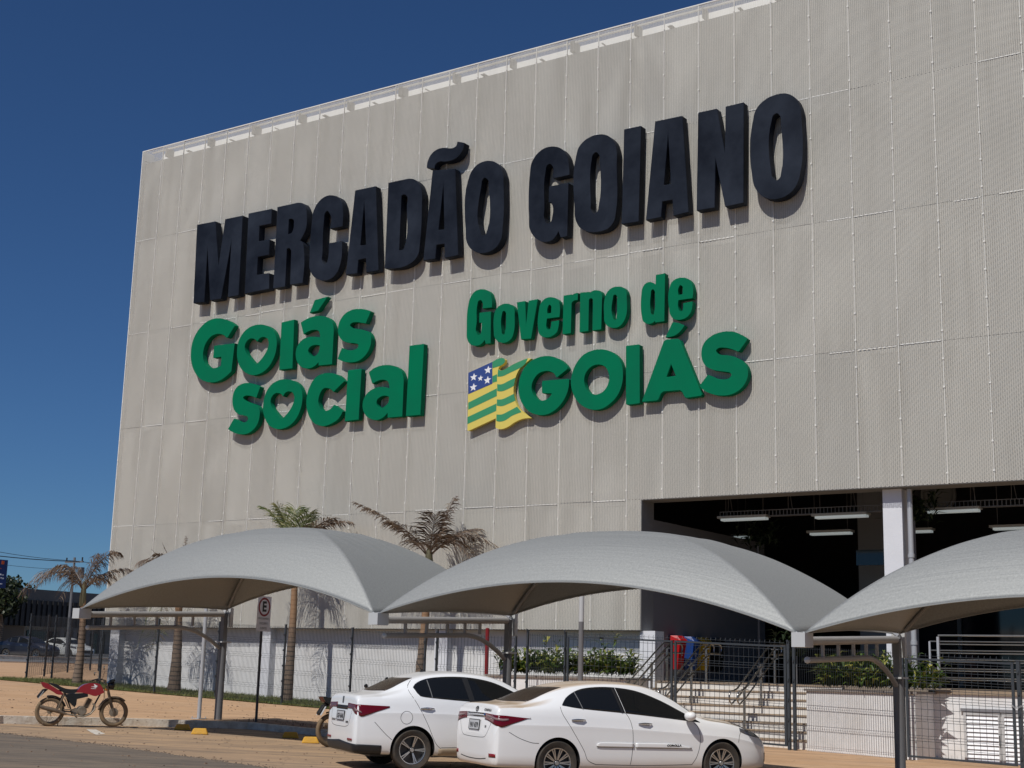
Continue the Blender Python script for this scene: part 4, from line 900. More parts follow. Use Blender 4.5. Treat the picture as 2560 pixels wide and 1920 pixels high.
def canopy(i, label, H=1.62, e=.62):
    s0, s1 = SALL[i] + .06, SALL[i + 1] - .06; t = thing('shade_canopy', label, 'canopy', W((s0 + s1) / 2, (NT + NP) / 2, G(s0)), 'grey fabric parking canopies')
    n = 84; mb = MB(); uvs = {}
    def S(u, v, dz=0):
        m = max(abs(u), abs(v)); o = min(abs(u), abs(v)) * (1 if True else 1); tt = (o / m) if m > 1e-6 else 0
        # corner heights, bilinear
        a, b = (u + 1) / 2, (v + 1) / 2
        zc = (PSTZ[i] * (1 - a) + PSTZ[i + 1] * a) * (1 - b) + (TIPZ[i] * (1 - a) + TIPZ[i + 1] * a) * b + .06
        hip = H * (1 - m ** 2.3)
        z = zc + hip + (.05 if abs(u) >= abs(v) else e) * (1 - tt ** 2) * (m ** 2.2)
        inn = .03 if abs(u) >= abs(v) else .06                        # edges pull inwards between the corners
        k = 1 - inn * (1 - tt ** 2) * m ** 1.5
        uu, vv = (u * k, v) if abs(u) >= abs(v) else (u, v * k)
        q = max(0, 1 - abs(u) * 1.3) * math.exp(-((abs(v) - .22) / .22) ** 2)
        z += .012 * math.sin(abs(v) * 42 + u * 3) * q + .006 * math.sin(abs(v) * 19 + u * 5 + i) * (1 - m)
        return W((s0 + s1) / 2 + uu * (s1 - s0) / 2, (NT + NP) / 2 + vv * (NT - NP) / 2, z + dz)
    for j in range(n + 1):
        for k in range(n + 1):
            u, v = -1 + 2 * j / n, -1 + 2 * k / n; mb.v.append(S(u, v)); uvs[len(mb.v) - 1] = (u * 3.8, v * 2.0)
    for j in range(n):
        for k in range(n):
            a = j * (n + 1) + k; q = (a, a + n + 1, a + n + 2, a + 1); u, v = -1 + 2 * (j + .5) / n, -1 + 2 * (k + .5) / n
            if (u * v) > 0: mb.f += [(q[0], q[1], q[2]), (q[0], q[2], q[3])]
            else: mb.f += [(q[0], q[1], q[3]), (q[1], q[2], q[3])]
    me_uv = [uvs[x] for x in range(len(mb.v))]
    ob = mb.build('fabric', M_CANOPY, t, smooth=True, angle=180)
    ul = ob.data.uv_layers.new(name='UVMap')
    for l in ob.data.loops: ul.data[l.index].uv = me_uv[l.vertex_index]
    sol = ob.modifiers.new('thickness', 'SOLIDIFY'); sol.thickness = .006
    # hem along the four edges, tubes under the creases
    hem = MB()
    for (f) in (lambda q: (q, 1), lambda q: (q, -1), lambda q: (1, q), lambda q: (-1, q)):
        hem.tube([S(*f(-1 + 2 * q / 30)) + Vector((0, 0, -.008)) for q in range(31)], .010, 6)
    hem.build('hem', M_CANOPY, t, smooth=True)
    for sg in (1, -1):
        MB().tube([S(q, q * sg, -.06) for q in [-.97 + 1.94 * x / 28 for x in range(29)]], .03, 8).build('arch_tube', M_BEAM, t, smooth=True)
    m = MB()
    for (u, v) in ((-1, 1), (1, 1), (-1, -1), (1, -1)):
        c = S(u, v); tgt = W(SALL[i] if u < 0 else SALL[i + 1], NT - .07 if v > 0 else NP - .10, (TIPZ if v > 0 else PSTZ)[i + (u > 0)] + .03)
        m = MB(); m.tube([c, tgt], .012, 6); m.tube([c + Vector((0, 0, .0)), c + (c - S(u * .9, v * .9)) * .25], .018, 6); m.build('turnbuckle', M_GALV, t)
canopy(0, 'left of the three grey fabric parking canopies')
canopy(1, 'middle grey fabric parking canopy above the white cars', H=1.50)
canopy(2, 'right grey fabric parking canopy cut off by the picture edge')
frame(3, 'steel frame under the far right end of the right canopy')
# poles
def pole(px, py, ztop, r, m, label, name='pole', n=None, up=None, lean=0):
    P = ground(px, py) if n is None else W(onN(px, py, n)[0], n, G(onN(px, py, n)[0])); s, nn, z = SN(P)
    t = thing(name, label, 'pole', P)
    MB().tube([P, W(s + lean, nn, z + ztop)], r, 14).build('shaft', m, t, smooth=True)
    if up: MB().tube([W(s + lean, nn, z + ztop), W(s + lean, nn, z + ztop + up[0])], r * 1.02, 14).build('sunlit_shaft', up[1], t, smooth=True)
    b = MB(); b.fbox(s - .13, s + .13, nn - .13, nn + .13, z, z + .015)
    for a, c in ((-.1, -.1), (.1, -.1), (-.1, .1), (.1, .1)): b.tube([W(s + a, nn + c, z), W(s + a, nn + c, z + .05)], .012, 6)
    b.build('base_plate', m, t)
    return s, nn, z
pole(497, 1797, 2.75, .045, M_GALV, 'pale galvanised pole standing on the pavement left of the first canopy post')
pole(1452, 1640, 2.55, .06, M_POST, 'grey round pole with its shaded lower part painted darker, behind the middle canopy, in front of the shrubs', n=3.6, up=(1.4, M_PLATE))  # pale upper and dark lower shaft paint sun and shade onto the pole
# parking sign
P = ground(640, 1806); s, nn, z = SN(P)
sg = thing('parking_sign', 'white parking sign with a circled letter E on a thin dark pole', 'sign', P)
ztop = atY(641, 1490, P.y).z; zbot = atY(641, 1578, P.y).z
MB().tube([P - Vector((0, 0, .05)), P + Vector((0, 0, ztop - P.z))], .03, 10).build('pole', mat('sign_pole', (.05, .045, .045), .5), sg, smooth=True)
wv = Vector((math.cos(rad(62)), math.sin(rad(62)), 0)); nv = Vector((wv.y, -wv.x, 0))
Cc = Vector((P.x, P.y, (ztop + zbot) / 2)) + nv * .035; hh = (ztop - zbot) / 2; hw = .24
def T(a, b, d): return Cc + wv * a + Vector((0, 0, b)) + nv * d
if nv.dot(CAM - Cc) < 0: nv = -nv; wv = -wv; Cc = Vector((P.x, P.y, (ztop + zbot) / 2)) + nv * .035
MB().box(-hw, hw, -hh, hh, 0, .006, T).build('plate', mat('sign_white', (.72, .70, .72), .4), sg)
ring = MB(); cy = hh * .38; K = 40; ro, ri = hw * .86, hw * .68
ring.prism([(ro * math.cos(6.2832 * k / K), cy + ro * math.sin(6.2832 * k / K)) for k in range(K)], T, .0065, .009, [[(ri * math.cos(6.2832 * k / K), cy + ri * math.sin(6.2832 * k / K)) for k in range(K)]])
ring.build('red_ring', mat('sign_red', (.25, .012, .02), .4), sg)
M_INK = mat('sign_black', (.015, .015, .015), .5)
text_mb('E', lambda x, y, d: T(x, y + cy, d), .30, .009, bold=.012).build('letter', M_INK, sg)
for k, (ww, tx) in enumerate(((.8, 'ESTACIONAMENTO'), (.8, 'EXCLUSIVO'), (.8, 'CLIENTES'))):
    text_mb(tx, lambda x, y, d: T(x, y - hh * .28 - k * .105, d), .058 if k == 0 else .07, .009, sx=.8).build('caption', M_INK, sg)
# wheel stops
def wheel_stop(px, py, label, rz):
    P = ground(px, py, -CURB); t = MB(); L, w, h = .17, .08, .12
    c, s_ = math.cos(rz), math.sin(rz)
    def T(x, y, z): return P + Vector((x * c - y * s_, x * s_ + y * c, z))
    t.hexa([T(-L, -w, 0), T(L, -w, 0), T(L, w, 0), T(-L, w, 0), T(-L * .72, -w * .45, h), T(L * .72, -w * .45, h), T(L * .72, w * .45, h), T(-L * .72, w * .45, h)])
    o = t.build('wheel_stop', M_YEL); tag(o, label, 'wheel stop', 'yellow wheel stops on the parking strip')
    bv = o.modifiers.new('b', 'BEVEL'); bv.width = .02; bv.segments = 2
wheel_stop(456, 1825, 'sunlit yellow wheel stop against the white kerb, leftmost', .1); wheel_stop(499, 1836, 'yellow wheel stop in the canopy shadow, right of the sunlit one', .1)
wheel_stop(726, 1845, 'yellow wheel stop in shadow, left one of the right pair', .1); wheel_stop(776, 1858, 'yellow wheel stop in shadow nearest the small white car', .1)

# ------------------------------------------------------------------ cars
def crom(pts, n, idx=0):
    """evaluate polyline of tuples as smooth curve at n parameters"""
    out = []; m = len(pts) - 1
    for k in range(n):
        t = k / (n - 1) * m; i = min(int(t), m - 1); f = t - i
        p0, p1, p2, p3 = pts[max(i - 1, 0)], pts[i], pts[i + 1], pts[min(i + 2, m)]
        out.append(tuple(.5 * (2 * b + (c - a) * f + (2 * a - 5 * b + 4 * c - d) * f * f + (3 * b - a - 3 * c + d) * f ** 3) for a, b, c, d in zip(p0, p1, p2, p3)))
    return out
def paint(name, c, dust=(.50, .36, .22), dirt=.35, low=.5):
    m = bpy.data.materials.new(name); m.use_nodes = True
    nt, nd, mth, mix = node_tools(m); b = nt.nodes['Principled BSDF']
    tc = nd('ShaderNodeTexCoord'); sp = nd('ShaderNodeSeparateXYZ'); nt.links.new(tc.outputs['Object'], sp.inputs[0])
    ge = nd('ShaderNodeNewGeometry'); gs = nd('ShaderNodeSeparateXYZ'); nt.links.new(ge.outputs['Normal'], gs.inputs[0])
    nz = nd('ShaderNodeTexNoise'); nz.inputs['Scale'].default_value = 2.5; nz.inputs['Detail'].default_value = 7; nt.links.new(tc.outputs['Object'], nz.inputs['Vector'])
    upf = nd('ShaderNodeMapRange'); upf.inputs[1].default_value = .80; upf.inputs[2].default_value = .99; nt.links.new(gs.outputs[2], upf.inputs[0])     # dust settles on level panels
    lo = nd('ShaderNodeMapRange'); lo.inputs[1].default_value = low; lo.inputs[2].default_value = .22; nt.links.new(sp.outputs[2], lo.inputs[0])          # road dust thrown up on the sills
    d = mth('MINIMUM', mth('ADD', mth('MULTIPLY', upf.outputs[0], dirt), mth('MULTIPLY', lo.outputs[0], .55)), 1)
    d = mth('MULTIPLY', d, mth('ADD', .55, mth('MULTIPLY', nz.outputs[0], .9)))
    nt.links.new(mix(d, c, dust), b.inputs['Base Color'])
    nt.links.new(mth('ADD', .28, mth('MULTIPLY', d, .5)), b.inputs['Roughness'])
    b.inputs['Coat Weight'].default_value = .5; b.inputs['Coat Roughness'].default_value = .05
    return m
M_GLASS = mat('tinted_glass', (.010, .011, .012), .05, spec=.45)
M_GLASSR = mat('dusty_rear_glass', (.045, .034, .026), .25, spec=.5, noise=(2, .6, (.075, .055, .04)))
M_TYRE = mat('tyre', (.028, .026, .024), .85, noise=(7, .6, (.10, .075, .05)))
M_RIM = mat('alloy', (.50, .50, .50), .25, metal=.9)
M_RIMD = mat('rim_dark', (.02, .02, .022), .4)
M_TRIM = mat('black_plastic', (.015, .015, .016), .5)
M_LINE_D = mat('panel_gap', (.03, .03, .03), .8)
M_TAIL = mat('tail_lamp', (.12, .002, .004), .12, spec=.4, coat=.3)
M_TAILC = mat('tail_lamp_clear', (.26, .17, .17), .15, spec=.6)
M_HEAD = mat('head_lamp', (.10, .10, .11), .08, spec=.8, coat=1)
M_CHROME = mat('chrome', (.70, .70, .72), .12, metal=1)
M_REFL = mat('reflector', (.22, .01, .015), .25)
M_NUMPL = mat('number_plate', (.50, .51, .52), .4)
def wheel(parent, c, r, w, side, spokes, twin, rim_r, name='wheel'):
    """axis along y; side=-1 is the right hand side"""
    t = MB()
    def T(x, y, h): return Vector((c[0] + x, c[1] + side * h, c[2] + y))
    prof = [(rim_r, -w * .4), (r * .93, -w * .5), (r * .985, -w * .42), (r, -w * .3), (r, w * .3), (r * .985, w * .42), (r * .93, w * .5), (rim_r + .012, w * .44), (rim_r, w * .40)]
    t.lathe(prof, T, 48); wh = t.build('tyre', M_TYRE, None, smooth=True)
    wh.name = name; wh.parent = parent; wh.name = name
    o = MB(); o.lathe([(rim_r, w * .40), (rim_r - .004, w * .43), (rim_r - .016, w * .42), (rim_r - .02, w * .30), (rim_r - .02, -w * .3)], T, 48); o.build('rim', M_RIM, wh, smooth=True)
    o = MB(); o.lathe([(0, w * .08), (rim_r - .015, w * .08)], T, 32); o.lathe([(0, .22 * w), (.05, .22 * w), (.05, w * .1)], T, 20); o.build('brake_disc', M_RIMD, wh)
    sp_ = MB()
    for k in range(spokes):
        a0 = 2 * math.pi * k / spokes
        for da in ((-.085, .085) if twin else (0,)):
            a1 = a0 + da; wi = .018 if twin else .024
            p = []
            for rr_, ww, hh in ((.045, wi * .8, w * .32), (rim_r - .012, wi, w * .40)):
                for sg in (-1, 1):
                    x = rr_ * math.cos(a1) - sg * ww * math.sin(a1) * .5; y = rr_ * math.sin(a1) + sg * ww * math.cos(a1) * .5
                    p.append((x, y, hh))
            q = [T(*p[0]), T(*p[1]), T(*p[3]), T(*p[2])]; q2 = [T(v[0], v[1], v[2] - .02) for v in (p[0], p[1], p[3], p[2])]
            sp_.hexa(q2 + q)
    sp_.build('spokes', M_RIM, wh)
    h = MB(); h.lathe([(0, w * .40), (.028, w * .40), (.034, w * .36), (.034, w * .2)], T, 20); h.build('hub_cap', M_RIM, wh, smooth=True)
    return wh
def build_car(P, label, cat, loc, rz, paint_m, group=None, detail=True, gcount=(110, 34)):
    root = thing(P['name'], label, cat, loc, group, rz)
    # stations: x, zb, zt, w, belt, wr
    st = crom(P['st'], gcount[0])
    rings = []; K = gcount[1]
    for (x, zb, zt, w, belt, wr) in st:
        h = max(zt - belt, .01); gl = min(1, max(0, (h - .12) / .2))
        e1, e2 = min(.075, h * .35), min(.022, h * .12)
        hb = belt - zb
        pts = [(0, zb), (w * .6, zb), (w * .90, zb + .015), (w * .965, zb + .07 * hb + .02), (w * .985, zb + .25 * hb), (w * .997, zb + .48 * hb), (w * .998, zb + .66 * hb), (w * 1.0, zb + .735 * hb), (w * .993, zb + .765 * hb), (w * .945, belt),
               (w * .945 * .55 + (wr + .05) * .45, belt + h * .38), (wr + .045, zt - e1 * 1.25), (wr * .96, zt - e2 * 1.6), (wr * .55, zt - e2 * .35), (0, zt)]
        rings.append([(x, y, z) for y, z in crom(pts, K)])
    bm_ = MB(); n = len(rings)
    for r in rings: bm_.v += [Vector((p[0], -p[1], p[2])) for p in r] + [Vector(p) for p in r[-2:0:-1]]
    M = 2 * K - 2
    for i in range(n - 1):
        for j in range(M): bm_.f.append((i * M + j, i * M + (j + 1) % M, (i + 1) * M + (j + 1) % M, (i + 1) * M + j))
    bm_.f.append(tuple(range(M))[::-1]); bm_.f.append(tuple((n - 1) * M + j for j in range(M)))
    body = bm_.build('body', [paint_m, M_TRIM], root, smooth=True, angle=40)
    bvh = BVHTree.FromPolygons([v.co.copy() for v in body.data.vertices], [tuple(p.vertices) for p in body.data.polygons])
    wb_, wr_, tr = P['wb'], P['wheel_r'], P['track']
    # wheel arches cut out
    cut = MB()
    for x in (0, wb_):
        for sd_ in (-1, 1):
            cut.prism([(P['arch_r'] * math.cos(6.2832 * q / 48), P['arch_r'] * math.sin(6.2832 * q / 48)) for q in range(48)], lambda a, b, h: Vector((x + a, sd_ * (P['w'] + .03 - h), wr_ + b + .008)), 0, .30)
    me = cut.build('cutter', M_TRIM, root); bpy.context.view_layer.update(); bo = body.modifiers.new('arches', 'BOOLEAN'); bo.operation = 'DIFFERENCE'; bo.object = me; bo.solver = 'EXACT'
    try: bo.material_mode = 'TRANSFER'
    except Exception: pass
    dg = bpy.context.evaluated_depsgraph_get(); nm = bpy.data.meshes.new_from_object(body.evaluated_get(dg))
    body.modifiers.clear(); old = body.data; body.data = nm; bpy.data.meshes.remove(old); bpy.data.objects.remove(me)
    if len(nm.materials) < 2: nm.materials.append(M_TRIM)
    for p in nm.polygons:                       # inner faces of the arches are bare plastic
        c = p.center
        for x in (0, wb_):
            d = math.hypot(c.x - x, c.z - wr_ - .008)
            inner = abs(abs(c.y) - (P['w'] - .27)) < .012 and d < P['arch_r'] + .01
            rim_ = abs(d - P['arch_r']) < .006 and abs(p.normal.y) < .3 and abs(c.y) < P['w'] - .005 and abs(c.y) > P['w'] - .28
            if inner or rim_: p.material_index = 1
    def cast(o, d):
        h = bvh.ray_cast(Vector(o), Vector(d).normalized()); return h
    def patch(name, m, uvfun, rng, nx, ny, off=.004, parent=root, thick=True, sides=(1,)):
        """uvfun(a,b)->(origin, direction); a,b in 0..1"""
        for sg in sides:
            mb = MB(); ok = True; idx = {}
            for i in range(nx + 1):
                for j in range(ny + 1):
                    o, d = uvfun(i / nx, j / ny); o = (o[0], o[1] * sg, o[2]); d = (d[0], d[1] * sg, d[2])
                    loc_, nor, _, _ = cast(o, d)
                    if loc_ is None: continue
                    if nor.dot(Vector(d)) > 0: nor = -nor
                    idx[i, j] = len(mb.v); mb.v.append(loc_ + nor * off)
            for i in range(nx):
                for j in range(ny):
                    q = [idx.get(k) for k in ((i, j), (i + 1, j), (i + 1, j + 1), (i, j + 1))]
                    if None in q: continue
                    mb.f.append(tuple(q))
            if mb.f:
                ob = mb.build(name, m, parent, smooth=True, angle=50)
                if thick:
                    so = ob.modifiers.new('t', 'SOLIDIFY'); so.thickness = .006; so.offset = -1
        return ob if mb.f else None
    def lerp_curve(c, x):
        for a, b in zip(c[:-1], c[1:]):
            if a[0] <= x <= b[0]: return a[1] + (b[1] - a[1]) * (x - a[0]) / (b[0] - a[0])
        return c[0][1] if x < c[0][0] else c[-1][1]
    def side_patch(name, m, lo, up, nx=24, ny=6, off=.004, sides=(-1, 1), **k):
        lo = loopc(lo); up = loopc(up); x0 = max(lo[0][0], up[0][0]); x1 = min(lo[-1][0], up[-1][0])
        def f(a, b):
            x = x0 + (x1 - x0) * a; z = lerp_curve(lo, x) * (1 - b) + lerp_curve(up, x) * b; return (x, 3, z), (0, -1, 0)
        return patch(name, m, f, None, nx, ny, off, sides=sides, **k)
    def loopc(c): return c if len(c) < 3 else crom(c, len(c) * 5)
    def side_line(name, pts, w=.007, m=M_LINE_D, off=.0015, sides=(-1, 1), n=30, smooth=True):
        pl = crom(pts, n) if smooth and len(pts) > 2 else [tuple(pts[0][k] + (pts[-1][k] - pts[0][k]) * i / (n - 1) for k in (0, 1)) for i in range(n)] if len(pts) == 2 else pts
        for sg in sides:
            mb = MB(); 
            for i, (x, z) in enumerate(pl):
                a = pl[max(i - 1, 0)]; b = pl[min(i + 1, len(pl) - 1)]; tx, tz = b[0] - a[0], b[1] - a[1]; L = math.hypot(tx, tz) or 1; nx_, nz_ = -tz / L * w / 2, tx / L * w / 2
                for s_ in (-1, 1):
                    h = cast((x + nx_ * s_, 3 * sg, z + nz_ * s_), (0, -sg, 0)); v = h[0]
                    if v is None: v = Vector((x, sg * .7, z))
                    mb.v.append(v + Vector((0, sg * off, 0)))
            mb.f = [(2 * i, 2 * i + 2, 2 * i + 3, 2 * i + 1) for i in range(len(pl) - 1)]; mb.build(name, m, root)
    P['dress'](root, patch, side_patch, side_line, cast, loopc, lerp_curve)
    for x in (0, wb_):
        for sd_ in (-1, 1): wheel(root, (x, sd_ * tr, wr_), wr_, .205, sd_, P['spokes'][0], P['spokes'][1], P['rim_r'])
    # dark floor pan
    MB().box(-.6, wb_ + .6, -.6, .6, .20, .26).build('floor_pan', M_TRIM, root)
    return root
def common_dress(D):
    def f(root, patch, side_patch, side_line, cast, loopc, lerp_curve):
        # glazing
        side_patch('side_window', M_GLASS, D['dlo_lo'], D['dlo_up'], 50, 8, .005)
        for bp in D['pillars']:
            for sg in (-1, 1):
                side_line('pillar_trim', bp[0], bp[1], bp[2], .010, (sg,), 12, False)
        def rw(a, b):
            xb, xt = D['rw_x']; hb, ht = D['rw_h']; x = xb + (xt - xb) * b; hw = hb + (ht - hb) * b
            y = (a * 2 - 1) * hw; x2 = x - D['rw_bow'] * (1 - (a * 2 - 1) ** 2) * .6
            return (x2 - 1.2, y, 3.0), (1.2, 0, -3.0 + D['z_rw'])
        patch('rear_window', M_GLASSR, rw, None, 24, 12, .004)
        def ws(a, b):
            xb, xt = D['ws_x']; hb, ht = D['ws_h']; x = xb + (xt - xb) * b; hw = hb + (ht - hb) * b
            y = (a * 2 - 1) * hw; x2 = x + .14 * (1 - (a * 2 - 1) ** 2)
            return (x2 + 1.2, y, 3.0), (-1.2, 0, -3.0 + 1.15)
        patch('windscreen', M_GLASS, ws, None, 24, 12, .004)
        for ln in D['lines']: side_line('panel_gap', *ln)
        # handles
        for hx, hz in D['handles']:
            for sg in (-1, 1):
                v = cast((hx, 3 * sg, hz), (0, -sg, 0))[0]
                m = MB(); k = [(-.12, 0), (-.06, .012), (.03, .014), (.10, .004)]
                m.tube([Vector((hx + a, v.y + sg * (.004 + .028 * (1 - abs(a) / .15)), hz + .012 + b * .3)) for a, b in k], [.010, .015, .015, .009], 8)
                m.build('door_handle', D['handle_mat'] or body_mat, root, smooth=True)
                m = MB(); m.lathe([(0, 0), (.055, 0), (.06, -.004)], lambda a, b, h: Vector((hx - .01 + a * 1.35, v.y + sg * (.002 + h * .2), hz - .004 + b * .6)), 20); m.build('handle_cup', D['cup_mat'], root, smooth=True)
        # mirrors
        for sg in (-1, 1):
            mx, mz = D['mirror']; v = cast((mx, 3 * sg, mz - .03), (0, -sg, 0))[0]
            m = MB(); c = Vector((mx, v.y + sg * .14, mz))
            prof = []
            for i in range(9):
                t = -1 + 2 * i / 8; r = math.sqrt(max(0, 1 - t * t * .96)); prof.append((t, r))
            for t, r in prof:
                for k in range(14):
                    th = 6.2832 * k / 14; m.v.append(c + Vector((.095 * t * .9, sg * .10 * r * math.cos(th) , .072 * r * math.sin(th))))
            for i in range(8):
                for k in range(14): m.f.append((i * 14 + k, i * 14 + (k + 1) % 14, (i + 1) * 14 + (k + 1) % 14, (i + 1) * 14 + k))
            m.f.append(tuple(range(14))); m.f.append(tuple(8 * 14 + k for k in range(14)))
            mo = m.build('mirror', D['paint'], root, smooth=True)
            m = MB(); m.bar(Vector((mx + .02, v.y - sg * .01, mz - .05)), Vector((mx + .01, v.y + sg * .09, mz - .045)), .05, .03); m.build('mirror_arm', M_TRIM, mo)
        D['extra'](root, patch, side_patch, side_line, cast)
    return f
# --- the nearer saloon
WHITE1 = paint('white_paint_a', (.86, .86, .85), dirt=.85, low=.42)
def rear_plate(root, cast, xg, zc, txt, w=.40, h=.13, tilt=.10):
    v = cast((-3, 0, zc), (1, 0, 0))[0]; x = v.x - .006
    def T(a, b, d): return Vector((x - d + b * tilt, -a, zc + b))
    pl = MB().box(-w / 2, w / 2, -h / 2, h / 2, 0, .008, T).build('number_plate', M_NUMPL, root)
    fr = MB(); 
    for q in ((-w / 2 - .008, w / 2 + .008, -h / 2 - .008, -h / 2), (-w / 2 - .008, w / 2 + .008, h / 2, h / 2 + .008), (-w / 2 - .008, -w / 2, -h / 2, h / 2), (w / 2, w / 2 + .008, -h / 2, h / 2)): fr.box(*q, 0, .011, T)
    fr.build('plate_frame', M_TRIM, pl)
    text_mb(txt, lambda a, b, d: T(a, b - .012, d), .098, .0095, sx=.80, bold=.004).build('plate_text', M_INK, pl)
def extra1(root, patch, side_patch, side_line, cast):
    # tail lamps wrapping round the corner
    def tl(a, b):
        th = rad(8 + 74 * a); 
        zt = .985 - .035 * a - .05 * max(0, a - .6); zb = .895 - .095 * (a / .55) ** 1.6 if a < .55 else .80 + (a - .55) / .45 * .14
        z = zb + (zt - zb) * b; d = Vector((math.cos(th), -math.sin(th), 0))
        yc = .33 + .10 * a; c = Vector((-.55 + .10 * a, yc if False else 0, z))
        # ray toward the rear corner region
        tgt = Vector((-.90 + .48 * max(0, (a - .45) / .55), .36 + .42 * min(1, a / .5), z)); o = tgt - d * 2
        return (o.x, tgt.y + math.sin(th) * 2, z), (d.x, d.y, 0)
    patch('tail_lamp', M_TAIL, tl, None, 26, 6, .007, sides=(-1, 1))
    def tc_(a, b):
        o, d = tl(.10 + a * .55, .52 + b * .26 * (1 - a * .3)); return o, d
    patch('tail_lamp_clear', M_TAILC, tc_, None, 16, 2, .012, sides=(-1, 1))
    # chrome bar above the plate
    def cb(a, b): return (-3, (a * 2 - 1) * .36, .93 + .055 * b), (1, 0, 0)
    patch('chrome_bar', M_CHROME, cb, None, 14, 2, .010)
    rear_plate(root, cast, 0, .815, 'PAV 4379')
    # boot seams
    def line_rear(pts, w=.006):
        mb = MB()
        pl = crom(pts, 24)
        for i, (y, z) in enumerate(pl):
            a, b = pl[max(i - 1, 0)], pl[min(i + 1, 23)]; ty, tz = b[0] - a[0], b[1] - a[1]; L = math.hypot(ty, tz) or 1
            for s_ in (-1, 1):
                v = cast((-3, y - tz / L * w / 2 * s_, z + ty / L * w / 2 * s_), (1, 0, 0))[0]
                mb.v.append((v or Vector((-.9, y, z))) + Vector((-.002, 0, 0)))
        mb.f = [(2 * i, 2 * i + 2, 2 * i + 3, 2 * i + 1) for i in range(23)]; mb.build('boot_gap', M_LINE_D, root)
    line_rear([(-.52, .72), (-.44, .66), (-.30, .645), (0, .64), (.30, .645), (.44, .66), (.52, .72)])
    line_rear([(-.62, .86), (-.58, .80), (-.52, .72)]); line_rear([(.62, .86), (.58, .80), (.52, .72)])
    line_rear([(-.50, .36), (-.25, .34), (0, .335), (.25, .34), (.50, .36)], .012)
    # reflectors low on the bumper
    def rf(a, b): return (-3, .86 + .16 * a, .385 + .05 * b), (1, -.12, 0)
    patch('bumper_reflector', M_REFL, rf, None, 6, 2, .006, sides=(-1, 1))
    # badges
    v = cast((-3, 0, 1.045), (1, 0, 0))[0]
    def TB(cy, cz): return lambda a, b, d: (lambda q: Vector((q.x - .003 - d, cy - a, cz + b)))(cast((-3, cy - a, cz + b), (1, 0, 0))[0] or Vector((-.9, 0, 0)))
    em = MB(); K = 28
    def ell(cx, cz, ax, az, wd):
        em.prism([(cx + ax * math.cos(6.2832 * k / K), cz + az * math.sin(6.2832 * k / K)) for k in range(K)], TB(0, 1.035), 0, .004, [[(cx + (ax - wd) * math.cos(6.2832 * k / K), cz + (az - wd) * math.sin(6.2832 * k / K)) for k in range(K)]])
    ell(0, 0, .058, .040, .008); ell(0, 0, .020, .037, .007); ell(0, .014, .040, .016, .006)
    em.build('emblem', mat('badge_dark', (.10, .10, .10), .3, metal=.6), root)
    text_mb('COROLLA', TB(-.42, 1.03), .045, .003, sx=1.3, bold=.002).build('badge_text', MATS['badge_dark'], root)
    text_mb('XEi', TB(-.43, .80), .04, .003, bold=.002).build('badge_text', MATS['badge_dark'], root)
    # rub strips with lettering
    side_patch('rub_strip', D1['paint'], [(.60, .560), (.66, .548), (1.20, .540)], [(.60, .585), (.70, .612), (1.20, .604)], 14, 4, .016)
    side_patch('rub_strip', D1['paint'], [(1.23, .540), (1.8, .533), (2.16, .530)], [(1.23, .604), (1.8, .597), (2.16, .545)], 20, 4, .016)
    side_line('strip_shadow', [(.60, .548), (1.2, .538)], .012, M_LINE_D, .010, (-1, 1), 10, False); side_line('strip_shadow', [(1.23, .538), (2.16, .528)], .012, M_LINE_D, .010, (-1, 1), 10, False)
    text_mb('COROLLA', lambda a, b, d: (lambda q: Vector((1.86 + a, (q.y if q else -.86) - .019, .571 + b)))(cast((1.86 + a, -3, .571 + b), (0, 1, 0))[0]), .042, 0, sx=1.25, shear=.2, bold=.002).build('badge_text', M_LINE_D, root)
    # lower skirt shadow lip, headlamps, grille, bonnet seams
    def hl(a, b):
        tgt = Vector((3.02 + .40 * (1 - a) * 1.0, -(.80 - .32 * (1 - a)), .70 + .0 * a)); z = (.70 + .13 * a ** .8) * b + (.66 + .02 * a + .10 * a * a) * (1 - b)
        th = rad(25 + 60 * a); return (tgt.x + math.cos(th) * 2, tgt.y * 1 - math.sin(th) * 2, z + 0), (-math.cos(th), math.sin(th), 0)
    patch('head_lamp', M_HEAD, lambda a, b: (lambda o, d: ((o[0], -o[1], o[2]), (d[0], -d[1], d[2])))(*hl(a, b)), None, 18, 5, .006, sides=(-1, 1))
    def gr(a, b): return (6, (a * 2 - 1) * .38, .40 + .20 * b), (-1, 0, 0)
    patch('grille', M_TRIM, gr, None, 12, 3, .006)
    side_line('bonnet_gap', [(2.42, .965), (2.75, .905), (3.05, .845), (3.25, .785)], .006, M_LINE_D, .002)
    def fg(a, b): return (6, 1.12 + .16 * a, .33 + .13 * b), (-1, -.25, 0)
    patch('fog_lamp_bezel', M_TRIM, fg, None, 6, 3, .006, sides=(-1, 1))
